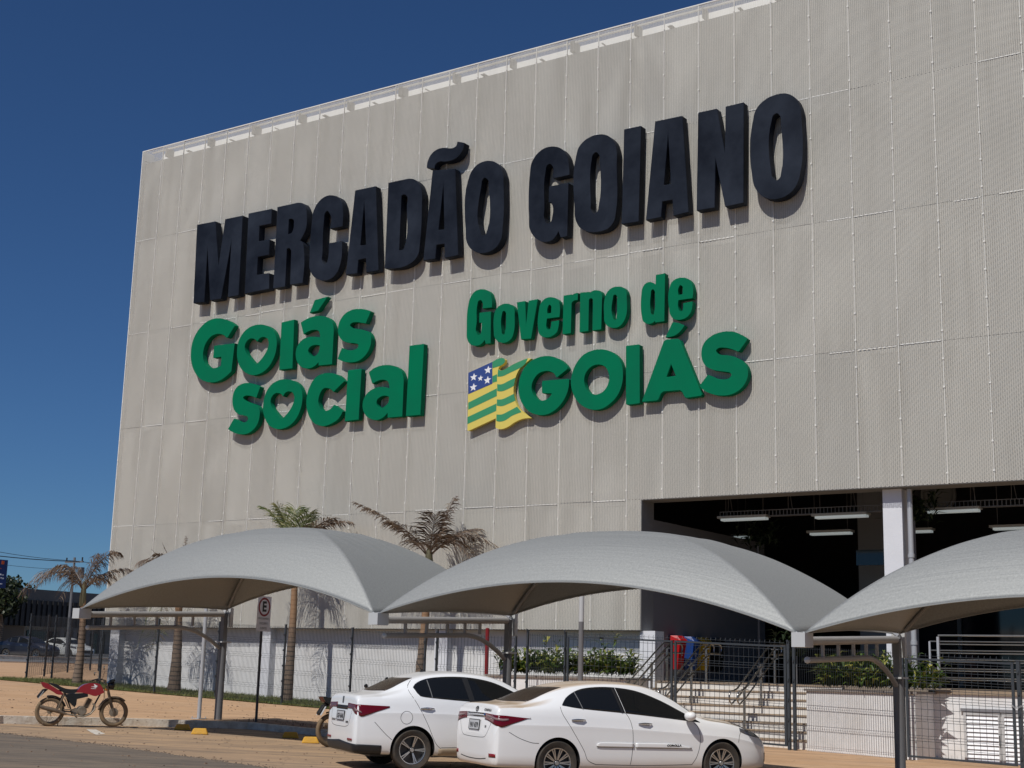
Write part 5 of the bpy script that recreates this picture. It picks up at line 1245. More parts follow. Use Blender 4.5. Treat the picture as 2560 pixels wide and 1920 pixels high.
D1 = dict(paint=WHITE1, dlo_lo=[(.09, 1.115), (.43, 1.072), (1.09, 1.022), (1.7, .967), (2.09, .928), (2.33, .905)],
          dlo_up=[(.09, 1.13), (.20, 1.235), (.40, 1.335), (.62, 1.378), (.94, 1.388), (1.33, 1.345), (1.70, 1.225), (2.0, 1.085), (2.33, .91)],
          pillars=[([(1.04, 1.028), (.955, 1.385)], .035, M_TRIM), ([(.40, 1.072), (.335, 1.315)], .014, mat('divider', (.16, .16, .16), .4)), ([(1.085, 1.026), (1.0, 1.385)], .006, WHITE1)],
          rw_x=(-.50, .24), rw_h=(.60, .50), rw_bow=.16, z_rw=1.3, ws_x=(2.42, 1.62), ws_h=(.68, .52), handles=[(.32, .905), (1.40, .862)], handle_mat=M_CHROME, cup_mat=mat('handle_cup', (.42, .42, .42), .4),
          lines=[([(.05, 1.10), (.07, 1.0), (.20, .80), (.40, .50), (.47, .36), (.60, .30)],), ([(1.10, 1.015), (1.16, .90), (1.19, .70), (1.18, .45), (1.16, .30)],), ([(2.22, .905), (2.29, .82), (2.31, .62), (2.26, .42), (2.18, .30)],), ([(.60, .30), (1.4, .285), (2.18, .30)],), ([(-.75, .74), (-.60, .66), (-.42, .60), (-.30, .59)],), ([(3.05, .80), (3.0, .70), (2.98, .62)],)],
          mirror=(2.10, 1.0), extra=extra1)
C1 = dict(name='parked_car', wb=2.70, wheel_r=.316, track=.765, w=.885, arch_r=.352, rim_r=.215, spokes=(10, True),
          st=[(-.965, .40, .60, .44, .56, .38), (-.962, .36, .66, .60, .62, .48), (-.955, .30, .74, .69, .70, .54), (-.94, .27, .86, .755, .82, .575), (-.92, .255, .99, .785, .93, .60), (-.90, .25, 1.075, .81, 1.00, .62), (-.87, .245, 1.115, .82, 1.035, .64), (-.80, .24, 1.125, .832, 1.045, .65), (-.66, .235, 1.135, .85, 1.05, .655), (-.50, .23, 1.15, .865, 1.052, .63),
              (-.30, .225, 1.225, .878, 1.053, .60), (-.10, .22, 1.305, .884, 1.052, .585), (.12, .215, 1.375, .887, 1.05, .575), (.40, .21, 1.435, .888, 1.045, .575), (.75, .205, 1.468, .888, 1.03, .58), (1.10, .20, 1.473, .888, 1.01, .585), (1.40, .20, 1.455, .888, .99, .58), (1.66, .20, 1.405, .888, .97, .575),
              (1.90, .20, 1.305, .888, .95, .59), (2.14, .20, 1.18, .888, .93, .62), (2.36, .20, 1.055, .888, .91, .66), (2.55, .20, .985, .886, .895, .66), (2.85, .205, .945, .878, .865, .64), (3.10, .21, .895, .855, .81, .60), (3.30, .215, .835, .815, .74, .54), (3.45, .22, .765, .75, .67, .47), (3.56, .23, .69, .66, .61, .40), (3.625, .25, .62, .54, .56, .33), (3.645, .30, .55, .40, .50, .25)])
body_mat = WHITE1
C1['dress'] = common_dress(D1)
def car_pose(rear_px, front_px, Yr, wb, wr, gz, track=.765):
    """root position and heading from the two near-side hubs seen in the photo"""
    A = atY(*rear_px, Yr); best = None
    for i in range(400):
        Y = Yr - 1 + i * .01; Bq = atY(*front_px, Y); L = math.hypot(Bq.x - A.x, Bq.y - A.y)
        if Y > Yr and (best is None or abs(L - wb) < best[0]): best = (abs(L - wb), Bq)
    Bq = best[1]; rz = math.atan2(Bq.y - A.y, Bq.x - A.x)
    left = Vector((-math.sin(rz), math.cos(rz), 0)); c = A + left * (track + .1); c.z = gz
    return c, rz
Pc, rz1 = car_pose((1394, 1920), (1806, 1918), 20.75, 2.70, .316, 0)
s_, n_, _ = SN(Pc); Pc.z = ST(s_) + .008
car1 = build_car(C1, 'nearest white saloon, dusty, with chrome door handles and a side rub strip', 'car', Pc, rz1, WHITE1, 'white cars parked under the canopies')
# --- the second saloon
WHITE2 = paint('white_paint_b', (.86, .87, .87), dust=(.45, .40, .33), dirt=.35)
def extra2(root, patch, side_patch, side_line, cast):
    def tl(a, b):
        th = rad(6 + 76 * a); zt = .985 - .03 * a; zb = (.90 - .17 * (a / .55)) if a < .55 else .73 + (a - .55) / .45 * .20
        if a < .25: zb = .905
        elif a < .55: zb = .905 - .115 * (a - .25) / .30
        else: zb = .79 + (a - .55) / .45 * .145
        z = zb + (zt - zb) * b; d = Vector((math.cos(th), -math.sin(th), 0)); tgt = Vector((-.86 + .48 * max(0, (a - .45) / .55), .30 + .46 * min(1, a / .5), z))
        return (tgt.x - d.x * 2, tgt.y + math.sin(th) * 2, z), (d.x, d.y, 0)
    patch('tail_lamp', M_TAIL, tl, None, 26, 6, .007, sides=(-1, 1))
    def tc_(a, b):
        aa = .38 + .16 * a; o, d = tl(aa, .30 + .40 * b * (1 - a * .8)); return o, d
    patch('tail_lamp_clear', M_TAILC, tc_, None, 6, 2, .012, sides=(-1, 1))
    def cb(a, b): return (-3, (a * 2 - 1) * .31, .885 + .06 * b), (1, 0, 0)
    patch('boot_handle_recess', M_TRIM, cb, None, 14, 2, .004)
    rear_plate(root, cast, 0, .79, 'SGV 4A46')
    def line_rear(pts, w=.006):
        mb = MB(); pl = crom(pts, 24)
        for i, (y, z) in enumerate(pl):
            a, b = pl[max(i - 1, 0)], pl[min(i + 1, 23)]; ty, tz = b[0] - a[0], b[1] - a[1]; L = math.hypot(ty, tz) or 1
            for q in (-1, 1):
                v = cast((-3, y - tz / L * w / 2 * q, z + ty / L * w / 2 * q), (1, 0, 0))[0]; mb.v.append((v or Vector((-.9, y, z))) + Vector((-.002, 0, 0)))
        mb.f = [(2 * i, 2 * i + 2, 2 * i + 3, 2 * i + 1) for i in range(23)]; mb.build('boot_gap', M_LINE_D, root)
    line_rear([(-.56, .88), (-.52, .75), (-.46, .66), (-.3, .63), (0, .625), (.3, .63), (.46, .66), (.52, .75), (.56, .88)])
    # dark lower bumper
    def lb(a, b):
        th = rad(-80 + 160 * a); z = .245 + (.18 - .05 * abs(a * 2 - 1)) * b
        tgt = Vector((-.35, 0, z)); d = Vector((math.cos(th), math.sin(th), 0)); o = tgt - d * 3; return (o.x, o.y, z), (d.x, d.y, 0)
    patch('lower_bumper', M_TRIM, lb, None, 60, 6, .008)
    def rf(a, b): return (-3, .78 + .22 * a, .435 + .03 * b), (1, -.15, 0)
    patch('bumper_reflector', M_REFL, rf, None, 8, 2, .012, sides=(-1, 1))
    def TB(cy, cz): return lambda a, b, d: (lambda q: Vector((q.x - .003 - d, cy - a, cz + b)))(cast((-3, cy - a, cz + b), (1, 0, 0))[0] or Vector((-.9, 0, 0)))
    em = MB()
    em.prism([(-.03, -.05), (.03, -.05), (.035, .05), (-.035, .05)], TB(.0, 1.03), 0, .004); em.build('emblem', MATS['badge_dark'], root)
    text_mb('DRIVE', TB(-.38, .70), .035, .003, sx=1.4, bold=.003).build('badge_text', MATS['badge_dark'], root)
    text_mb('CRONOS', TB(.38, .715), .04, .003, sx=1.2, bold=.002).build('badge_text', MATS['badge_dark'], root)
    # fuel flap, waist crease, sills
    K = 30
    side_line('fuel_flap', [(-.12 + .095 * math.cos(6.2832 * k / K), .79 + .095 * math.sin(6.2832 * k / K)) for k in range(K + 1)], .006, M_LINE_D, .002, (-1,), 31, False)
    side_patch('sill_trim', mat('dusty_sill', (.33, .26, .18), .8), [(.42, .235), (1.2, .235), (2.1, .235)], [(.42, .33), (1.2, .345), (2.1, .33)], 24, 3, .006)
    def hl(a, b):
        tgt = Vector((2.80 + .40 * (1 - a), .78 - .32 * (1 - a), 0)); z = (.72 + .12 * a ** .8) * b + (.67 + .08 * a * a) * (1 - b); th = rad(25 + 60 * a)
        return (tgt.x + math.cos(th) * 2, tgt.y + math.sin(th) * 2, z), (-math.cos(th), -math.sin(th), 0)
    patch('head_lamp', M_HEAD, hl, None, 18, 5, .006, sides=(-1, 1))
    def gr(a, b): return (6, (a * 2 - 1) * .42, .42 + .18 * b), (-1, 0, 0)
    patch('grille', M_TRIM, gr, None, 12, 3, .006)
    # roof aerial
    an = MB(); v = cast((.42, 0, 3), (0, 0, -1))[0]; an.hexa([v + Vector(q) for q in ((-.06, -.02, -.005), (.05, -.02, -.005), (.05, .02, -.005), (-.06, .02, -.005), (-.05, -.012, .022), (.01, -.012, .022), (.01, .012, .022), (-.05, .012, .022))]); an.tube([v + Vector((-.03, 0, .02)), v + Vector((-.14, 0, .17))], [.006, .003], 6); an.build('aerial', M_TRIM, root)
D2 = dict(paint=WHITE2, dlo_lo=[(.02, 1.235), (.06, 1.16), (.14, 1.105), (.6, 1.065), (1.07, 1.035), (1.6, .99), (1.95, .955), (2.14, .935)],
          dlo_up=[(.02, 1.245), (.10, 1.315), (.30, 1.385), (.65, 1.415), (1.0, 1.405), (1.35, 1.345), (1.65, 1.23), (1.9, 1.10), (2.14, .94)],
          pillars=[([(.96, 1.04), (.88, 1.405)], .09, M_TRIM), ([(.30, 1.09), (.26, 1.36)], .014, MATS['divider'])],
          rw_x=(-.48, .12), rw_h=(.58, .50), rw_bow=.14, z_rw=1.3, ws_x=(2.24, 1.48), ws_h=(.66, .52), handles=[(.22, .915), (1.27, .88)], handle_mat=M_CHROME, cup_mat=mat('handle_cup_dark', (.30, .30, .31), .3, metal=.5),
          lines=[([(.08, 1.40), (-.03, 1.30), (-.06, 1.18), (.06, .98), (.22, .70), (.36, .42), (.46, .33)],), ([(1.04, 1.03), (1.08, .85), (1.08, .5), (1.06, .34)],), ([(2.05, .935), (2.11, .8), (2.12, .6), (2.06, .36)],), ([(.46, .345), (1.2, .352), (2.06, .345)],), ([(-.62, .72), (-.45, .55), (-.34, .46)],)],
          mirror=(1.95, 1.03), extra=extra2)
C2 = dict(name='parked_car', wb=2.52, wheel_r=.308, track=.745, w=.865, arch_r=.355, rim_r=.215, spokes=(5, True),
          st=[(-.925, .40, .62, .50, .58, .42), (-.922, .36, .68, .64, .64, .50), (-.915, .30, .76, .72, .72, .55), (-.90, .27, .88, .765, .84, .58), (-.885, .255, 1.00, .78, .94, .60), (-.875, .25, 1.085, .79, 1.01, .62), (-.83, .245, 1.12, .80, 1.045, .64), (-.76, .24, 1.13, .815, 1.055, .645), (-.62, .235, 1.145, .835, 1.065, .645), (-.48, .23, 1.17, .85, 1.072, .62),
              (-.30, .225, 1.25, .860, 1.078, .60), (-.10, .22, 1.345, .865, 1.082, .585), (.10, .215, 1.42, .867, 1.082, .575), (.35, .21, 1.475, .868, 1.078, .575), (.65, .205, 1.50, .868, 1.07, .58), (.95, .20, 1.498, .868, 1.05, .585), (1.22, .20, 1.475, .868, 1.03, .58), (1.48, .20, 1.42, .868, 1.01, .575),
              (1.70, .20, 1.33, .868, .985, .59), (1.92, .20, 1.21, .868, .965, .62), (2.14, .20, 1.085, .868, .945, .65), (2.34, .20, 1.01, .866, .925, .65), (2.62, .205, .97, .858, .89, .63), (2.86, .21, .92, .835, .83, .59), (3.05, .215, .86, .795, .76, .53), (3.18, .22, .79, .73, .69, .46), (3.28, .23, .71, .64, .62, .39), (3.34, .25, .63, .52, .56, .32), (3.355, .30, .56, .40, .50, .25)])
C2['dress'] = common_dress(D2)
A2 = atY(1031, 1886, 22.2); rz2 = rz1; left = Vector((-math.sin(rz2), math.cos(rz2), 0)); Pc2 = A2 + left * .845
s_, n_, _ = SN(Pc2); print('car2 hub z', A2.z - .308, 'ground', G(s_) - CURB); Pc2.z = ST(s_) + .008
body_mat = WHITE2
car2 = build_car(C2, 'smaller white saloon behind the nearest one, black lower bumper and round fuel flap', 'car', Pc2, rz2, WHITE2, 'white cars parked under the canopies')

# ------------------------------------------------------------------ motorcycles
M_DUSTM = mat('dusty_metal', (.20, .155, .11), .6, metal=.3, noise=(14, .8, (.10, .07, .05)))
M_ENG = mat('engine_alloy', (.33, .29, .23), .5, metal=.5, noise=(12, .8, (.16, .12, .08)))
M_BLKP = mat('black_gloss', (.012, .012, .013), .22)
M_SEAT = mat('seat_vinyl', (.014, .014, .015), .38, bump=(60, .2))
M_MUD = mat('muddy_tyre', (.12, .095, .06), .9, noise=(6, .8, (.30, .19, .10)))
def build_moto(label, loc, rz, body_c, group, accent):
    t = thing('motorcycle', label, 'motorcycle', loc, group, rz)
    BC = mat('moto_' + accent, body_c, .22, noise=(4, .4, tuple(c * .7 + .02 for c in body_c)), coat=.6)
    def X(px): return (px - 465) / 885
    def Z(py): return (1278 - py) / 885
    def P(px, py, y=0): return Vector((X(px), y, Z(py)))
    def slab(name, pts, y0, y1, m, bev=.02, parent=t, seg=3):
        mb = MB(); mb.prism([(X(p[0]), Z(p[1])) + tuple(p[2:]) if False else (X(p[0]), Z(p[1])) for p in loop(pts, 5)], lambda a, b, d: Vector((a, d, b)), y0, y1)
        o = mb.build(name, m, parent, smooth=True, angle=30); bv = o.modifiers.new('b', 'BEVEL'); bv.width = bev; bv.segments = seg; bv.limit_method = 'ANGLE'; bv.angle_limit = rad(40); return o
    def wheelm(cx, name, hub_r):
        c = Vector((X(cx), 0, .305)); T = lambda x, y, h: c + Vector((x, h, y))
        m = MB(); m.lathe([(.232, -.03), (.262, -.046), (.292, -.036), (.305, 0), (.292, .036), (.262, .046), (.232, .03)], T, 48); w = m.build(name, M_MUD, t, smooth=True, angle=60)
        w.name = name
        m = MB(); m.lathe([(.234, -.032), (.222, -.03), (.212, 0), (.222, .03), (.234, .032)], T, 48); m.build('rim', M_DUSTM, w, smooth=True)
        m = MB()
        for k in range(32):
            a = 6.2832 * k / 32; b = a + (.5 if k % 4 < 2 else -.5); sd_ = .03 if k % 2 else -.03; m.tube([T(.045 * math.cos(b), .045 * math.sin(b), sd_), T(.216 * math.cos(a), .216 * math.sin(a), 0)], .0022, 4, cap=False)
        m.build('spokes', M_DUSTM, w)
        m = MB(); m.lathe([(0, -.05), (hub_r, -.045), (hub_r, .045), (0, .05)], T, 24); m.build('hub', M_ENG, w, smooth=True)
    wheelm(465, 'rear_wheel', .05); wheelm(1640, 'front_wheel', .092)
    slab('fuel_tank', [(905, 652), (935, 590, 1), (1010, 515, 1), (1120, 474, 1), (1240, 466, 1), (1330, 484, 1), (1375, 540, 1), (1418, 640), (1340, 680, 1), (1270, 708, 1), (1150, 680, 1), (1050, 655, 1)], -.13, .13, BC, .07)
    slab('seat', [(395, 488), (440, 484, 1), (530, 500, 1), (610, 540, 1), (690, 572, 1), (800, 590, 1), (930, 585), (900, 650, 1), (820, 668, 1), (720, 668, 1), (620, 610, 1), (500, 545, 1)], -.115, .115, M_SEAT, .045)
    slab('tail_cowl', [(252, 474), (300, 468), (375, 490), (500, 560), (640, 640), (675, 690), (560, 688, 1), (500, 650, 1), (400, 600, 1), (330, 575, 1)], -.10, .10, BC, .03)
    slab('side_panel', [(690, 690), (880, 668), (1120, 655), (1130, 720), (930, 770), (925, 870), (900, 920), (850, 880, 1), (770, 790, 1)], -.125, .125, M_BLKP, .03)
    slab('tail_light', [(250, 478), (320, 500), (340, 560), (300, 560)], -.07, .07, M_TAIL, .015)
    slab('mudguard_flap', [(300, 600), (345, 590), (400, 600), (230, 770), (205, 735)], -.05, .05, M_TRIM, .01)
    m = MB(); q = [P(232, 755), P(322, 612)]; m.bar(P(235, 770, 0), P(320, 630, 0), .19, .006, Vector((.7, 0, .7))); m.build('number_plate', M_NUMPL, t)
    # mudguards following the tyres
    def guard(name, cx, a0, a1, r, m_):
        g = MB(); K = 18; c = Vector((X(cx), 0, .305))
        for i in range(K + 1):
            a = rad(a0 + (a1 - a0) * i / K)
            for (y, dr) in ((-.058, -.028), (-.05, 0), (0, .008), (.05, 0), (.058, -.028)): g.v.append(c + Vector(((r + dr) * math.cos(a), y, (r + dr) * math.sin(a))))
        for i in range(K):
            for j in range(4): g.f.append((i * 5 + j, i * 5 + j + 1, i * 5 + j + 6, i * 5 + j + 5))
        o = g.build(name, m_, t, smooth=True); so = o.modifiers.new('s', 'SOLIDIFY'); so.thickness = .004
    guard('front_mudguard', 1640, 48, 172, .335, M_DUSTM if accent == 'red' else M_BLKP); guard('rear_mudguard', 465, 20, 105, .335, M_TRIM)
    # frame, swing arm, engine
    f = MB()
    for y in (-.045, .045):
        f.tube([P(1395, 600, y * .4), P(1280, 850, y), P(1230, 1020, y), P(1080, 1085, y), P(880, 1075, y), P(820, 900, y), P(700, 640, y)], .013, 8)
        f.tube([P(1400, 560, y * .4), P(1100, 640, y), P(700, 640, y), P(420, 575, y)], .012, 8)
        f.tube([P(880, 1010, y * 1.7), P(640, 1000, y * 1.7), P(465, 1010, y * 1.7)], .014, 8)
        f.tube([P(690, 660, y * 2.2), P(590, 960, y * 2.2)], .008, 6)
    f.build('frame', M_TRIM, t, smooth=True)
    f = MB()
    for y in (-.105, .105):
        K = 40; f.tube([P(690, 690, y) + (P(600, 950, y) - P(690, 690, y)) * i / K for i in range(K + 1)], [.026 if i % 3 == 0 else .019 for i in range(K + 1)], 10)
    f.build('shock_absorber', M_DUSTM, t)
    e = MB(); c = P(1040, 985); T = lambda x, y, h: c + Vector((x, h, y))
    e.lathe([(0, -.13), (.085, -.13), (.10, -.11), (.105, 0), (.10, .11), (.085, .13), (0, .13)], T, 28)
    c2 = P(930, 1000); e.lathe([(0, -.11), (.06, -.11), (.07, 0), (.06, .11), (0, .11)], lambda x, y, h: c2 + Vector((x, h, y)), 20)
    eng = e.build('engine', M_ENG, t, smooth=True)
    e = MB(); d = (P(1190, 740) - P(1110, 930)).normalized()
    for i in range(9):
        q = P(1110, 930) + d * (.02 + .021 * i); sx = d.cross(Vector((0, 1, 0))); w_ = .062
        pts = [q + sx * a * w_ + Vector((0, b * w_, 0)) for a, b in ((-1, -1), (1, -1), (1, 1), (-1, 1))]; e.hexa([p for p in pts] + [p + d * .009 for p in pts])
    e.bar(P(1110, 930), P(1185, 760), .08, .08, Vector((0, 1, 0))); e.build('cylinder', M_DUSTM, eng)
    e = MB(); e.tube([P(1230, 850, -.06), P(1275, 890, -.08), P(1270, 960, -.10), P(1200, 1040, -.12), P(1080, 1090, -.13), P(900, 1070, -.14), P(700, 1035, -.145)], .017, 10); ex = e.build('exhaust_pipe', M_ENG, t, smooth=True)
    e = MB(); e.tube([P(760, 1050, -.15), P(640, 1010, -.15), P(560, 985, -.15), P(400, 950, -.15), P(270, 915, -.15)], [.022, .034, .045, .045, .038], 14); e.build('muffler', M_DUSTM, ex, smooth=True)
    e = MB(); e.tube([P(950, 1110, -.19), P(950, 1090, .19)], .012, 8); e.tube([P(700, 970, -.12), P(890, 960, -.15)], .014, 8); e.tube([P(700, 760, -.13), P(790, 940, -.14)], .012, 6); e.build('foot_peg', M_DUSTM, t, smooth=True)
    e = MB(); e.tube([P(650, 1180, .10), P(640, 1270, .16)], .01, 6); e.build('side_stand', M_TRIM, t)
    # fork, lamp, bars
    for y in (-.085, .085):
        e = MB(); e.tube([P(1640, 1020, y), P(1570, 830, y), P(1480, 520, y)], [.024, .024, .016], 10); e.build('fork_leg', M_DUSTM if accent == 'red' else M_GALV, t, smooth=True)
    e = MB(); c = P(1560, 500); dd = Vector((1, 0, -.05)).normalized(); e.tube([c - dd * .09, c - dd * .05, c + dd * .03, c + dd * .055], [.04, .085, .095, .085], 20); e.build('headlight', M_BLKP, t, smooth=True)
    slab('lamp_visor', [(1470, 470), (1520, 400), (1600, 380), (1620, 420), (1560, 450)], -.09, .09, M_BLKP, .02)
    e = MB(); e.tube([P(1270, 415, -.36), P(1330, 395, -.27), P(1420, 410, -.14), P(1440, 470, -.05), P(1440, 470, .05), P(1420, 410, .14), P(1330, 395, .27), P(1270, 415, .36)], .011, 8)
    e.tube([P(1235, 425, -.37), P(1340, 392, -.26)], .018, 8); e.tube([P(1235, 425, .37), P(1340, 392, .26)], .018, 8); e.build('handlebar', M_BLKP, t, smooth=True)
    e = MB(); e.tube([P(1350, 395, -.22), P(1385, 250, -.25)], .005, 5); e.tube([P(1350, 395, .22), P(1300, 310, .30)], .005, 5); e.build('mirror_stem', M_TRIM, t)
    for (px, py, y) in ((1365, 175, -.25), (1260, 295, .30)):
        e = MB(); c = P(px, py, y); e.lathe([(0, -.012), (.045, -.010), (.05, .006), (0, .012)], lambda a, b, h: c + Vector((h, a * 1.2, b * .85)), 16); e.build('mirror', M_BLKP, t, smooth=True)
    e = MB(); e.tube([P(1420, 560, -.06), P(1430, 760, -.08), P(1340, 900, -.08), P(1290, 920, -.06)], .005, 5); e.tube([P(1440, 560, .05), P(1460, 740, .07), P(1600, 1000, .07)], .004, 5); e.build('cable', M_TRIM, t)
    for y in (-.14, .14):
        e = MB(); c = P(1450, 590, y); e.tube([c, c + Vector((.03, 0, 0))], .022, 10); e.tube([c, c - Vector((0, y * .7, 0))], .006, 5); e.build('turn_signal', mat('amber', (.5, .16, .01), .3), t, smooth=True)
    if accent == 'red':   # pale wing mark on the tank
        m = MB(); m.prism([(X(a), Z(b)) for a, b in ((1215, 482), (1235, 490), (1290, 520), (1275, 525), (1285, 540), (1262, 540), (1270, 555), (1240, 548), (1165, 530), (1235, 528), (1222, 505))], lambda a, b, d: Vector((a, d, b)), -.1335, -.130); m.build('tank_mark', M_FW, t)
        text_mb('HONDA', lambda a, b, d: P(1215 + a * 885, 568 - b * 885, -.1325), .028, 0, bold=.001).build('tank_text', M_FW, t)
    return t
pr = ground(121, 1815.5, -CURB); pf = ground(281, 1819.5, -CURB)
dv = (pf - pr); print('moto wheelbase', dv.length)
sc_ = dv.length / 1.328
mo = build_moto('red motorcycle with dusty spoked wheels parked beside the white kerb', pr, math.atan2(dv.y, dv.x), (.30, .006, .012), 'parked motorcycles', 'red')
mo.scale = (sc_, sc_, sc_) if .85 < sc_ < 1.15 else (1, 1, 1)
m2p = ground(824, 1868, -CURB)
build_moto('black motorcycle mostly hidden behind the tail of the smaller white saloon', m2p, rz1 + rad(14), (.016, .013, .015), 'parked motorcycles', 'black')

# ------------------------------------------------------------------ palms
def trunk_mat():
    m = bpy.data.materials.new('palm_trunk'); m.use_nodes = True; nt, nd, mth, mix = node_tools(m); b = nt.nodes['Principled BSDF']
    tc = nd('ShaderNodeTexCoord'); sp = nd('ShaderNodeSeparateXYZ'); nt.links.new(tc.outputs['Object'], sp.inputs[0])
    nz = nd('ShaderNodeTexNoise'); nz.inputs['Scale'].default_value = 9; nz.inputs['Detail'].default_value = 5; nt.links.new(tc.outputs['Object'], nz.inputs['Vector'])
    ring = mth('FRACT', mth('ADD', mth('MULTIPLY', sp.outputs[2], 7.5), mth('MULTIPLY', nz.outputs[0], .6)))
    c = mix(nz.outputs[0], (.24, .17, .115), (.12, .095, .075)); c = mix(mth('LESS_THAN', ring, .22), c, (.06, .045, .035))
    hi = nd('ShaderNodeMapRange'); hi.inputs[1].default_value = 1.6; hi.inputs[2].default_value = 2.6; nt.links.new(sp.outputs[2], hi.inputs[0])
    c = mix(mth('MULTIPLY', hi.outputs[0], .6), c, (.34, .19, .09)); nt.links.new(c, b.inputs['Base Color']); b.inputs['Roughness'].default_value = .85
    return m
M_TRUNK = trunk_mat()
M_FRD = leaf_material('dry_frond', (.06, .038, .026), (.13, .085, .058), (.30, .22, .145))
M_FRG = leaf_material('green_frond', (.07, .11, .025), (.20, .23, .08), (.42, .40, .20))
def frond(parent, c, tip, arch, green, rnd, nl=46, ll=.62, droop=.9):
    c = Vector(c); tip = Vector(tip); mid = (c + tip) / 2 + Vector((0, 0, arch)) + (tip - c) * -.08
    def B(t): return c * (1 - t) ** 2 + mid * 2 * t * (1 - t) + tip * t * t
    mb = MB(); K = 10; pts = [B(i / K) for i in range(K + 1)]; mb.tube(pts, [.022 * (1 - .8 * i / K) for i in range(K + 1)], 5)
    for i in range(nl):
        t = .14 + .86 * i / (nl - 1); p = B(t); d = (B(min(t + .02, 1)) - B(t - .02)).normalized()
        side = d.cross(Vector((0, 0, 1))); 
        if side.length < .2: side = Vector((1, 0, 0))
        side.normalize()
        L = ll * (.35 + .65 * math.sin(math.pi * min(1, (t * .8 + .15)))) * rnd.uniform(.75, 1.1)
        for sg in (-1, 1):
            if rnd.random() < (.10 if not green else .02): continue
            dr = droop * rnd.uniform(.6, 1.3); v = (side * sg * rnd.uniform(.7, 1.0) + d * rnd.uniform(.35, .8) + Vector((0, 0, .25))).normalized()
            p1 = p + v * L * .4; v2 = (v + Vector((rnd.gauss(0, .12), rnd.gauss(0, .12), -dr * 1.1))).normalized(); p2 = p1 + v2 * L * .35
            v3 = (v2 + Vector((rnd.gauss(0, .15), rnd.gauss(0, .15), -dr * .9))).normalized(); p3 = p2 + v3 * L * .3
            wv_ = d * (.010 if not green else .011) * rnd.uniform(.7, 1.2) + Vector((0, 0, .004)); o = len(mb.v)
            mb.v += [p - wv_ * .5, p + wv_ * .5, p1 - wv_, p1 + wv_, p2 - wv_ * .8, p2 + wv_ * .8, p3]
            mb.f += [(o, o + 1, o + 3, o + 2), (o + 2, o + 3, o + 5, o + 4), (o + 4, o + 5, o + 6)]
    return mb.build('frond', M_FRG if green == 1 else M_FRD, parent, fixn=False)
def palm(label, base_px, crown_px, n, fr, seed, rb=.17, rt=.085, base=None, drp=1.0):
    rnd = random.Random(seed)
    if base is None: b = onN(*base_px, n); bs = W(b[0], n, G(b[0]))
    else: bs = base
    Y = bs.y; cr = atY(*crown_px, Y)
    t = thing('palm_tree', label, 'palm tree', bs, 'young palms between the fence and the building')
    H = cr.z - bs.z; K = 22; mb = MB()
    pts = []; rad_ = []
    for i in range(K + 1):
        q = i / K; pts.append(bs + (cr - bs) * q + Vector((.05 * math.sin(q * 3), 0, 0)) - Vector((0, 0, .08 if i == 0 else 0))); rad_.append(rt + (rb - rt) * (1 - q) ** 2.2 + (.006 if i % 2 else 0))
    mb.tube(pts, rad_, 12); mb.build('trunk', M_TRUNK, t, smooth=True)
    cs = MB(); cs.tube([cr - Vector((0, 0, .35)), cr - Vector((0, 0, .1)), cr + Vector((0, 0, .25)), cr + Vector((0, 0, .45))], [rt * 1.15, rt * 1.3, rt * .9, rt * .3], 10); cs.build('crownshaft', mat('crownshaft', (.10, .09, .045), .7), t, smooth=True)
    for (dx, dz, arch, dy, g) in fr:
        tip = cr + Vector((dx, dy, dz)); L = math.hypot(dx, dz); frond(t, cr + Vector((0, 0, .12)), tip, arch, g, rnd, int(26 + 13 * L), .78 if L > 1 else .6, (drp if g != 1 else .35)) if g != 2 else frond(t, cr, tip, arch, 0, rnd, 22, .13, .3)
    return t
palm('dry brown palm left of the building corner with long drooping fronds', None, (208, 1488), 0, [(-2.05, .0, 1.35, .3, 0), (-1.35, .25, 1.35, -.4, 0), (-1.75, .45, .9, 1.0, 0), (1.05, 1.35, .85, -.1, 0), (1.35, .85, .5, .6, 0), (.25, 1.30, .25, .2, 0), (.9, .35, .5, -.6, 0), (-.75, .9, .45, .5, 0), (-.5, -.2, .8, -.9, 0), (.6, .6, .6, 1.1, 0)], 21, base=ground(192, 1713))
palm('palm behind the left canopy with one green frond hanging beside its thick trunk', (434, 1737), (447, 1452), 1.35, [(-1.30, .5, .5, .2, 0), (-.97, .95, .1, .3, 2), (-.6, 1.15, .05, 0, 2), (.14, 1.35, .05, 0, 2), (-.55, .75, .3, -.6, 0), (-1.05, -2.0, 1.6, -.2, 1), (-.75, -2.05, 1.5, .3, 1), (-.55, -2.1, 1.5, -.4, 0), (.9, .3, .8, .5, 0), (.6, -.6, .7, -.5, 0), (.3, -.9, .6, .4, 0)], 22, .21, .10)
palm('slender palm with a green fan of fronds rising above the left canopy', (716, 1760), (738, 1385), 1.35, [(-.98, 1.3, .35, .2, 1), (-.55, 1.35, .2, -.3, 1), (-.1, 1.32, .15, .3, 1), (.35, 1.15, .25, -.2, 1), (1.55, .95, .55, .1, 0), (1.05, 1.0, .35, -.5, 0), (.75, .6, .6, .6, 0), (-1.2, .35, .6, .6, 0), (-.9, -.3, .7, -.5, 0), (.8, -.3, .7, -.6, 0)], 23, .17, .085, drp=.6)
palm('dry palm with fronds fanned between the left and the middle canopy', (1036, 1790), (1072, 1405), 1.35, [(-2.05, 1.55, .35, .2, 0), (-1.1, 1.0, .4, -.5, 0), (.62, 1.75, .15, .2, 0), (.15, 1.25, .2, -.4, 0), (1.95, .35, .95, .2, 0), (1.35, .95, .45, .7, 0), (1.2, .1, .8, -.6, 0), (-.7, .35, .6, .8, 0), (.5, .6, .5, -.9, 0)], 24, .15, .10, drp=.55)
for q in (): pass

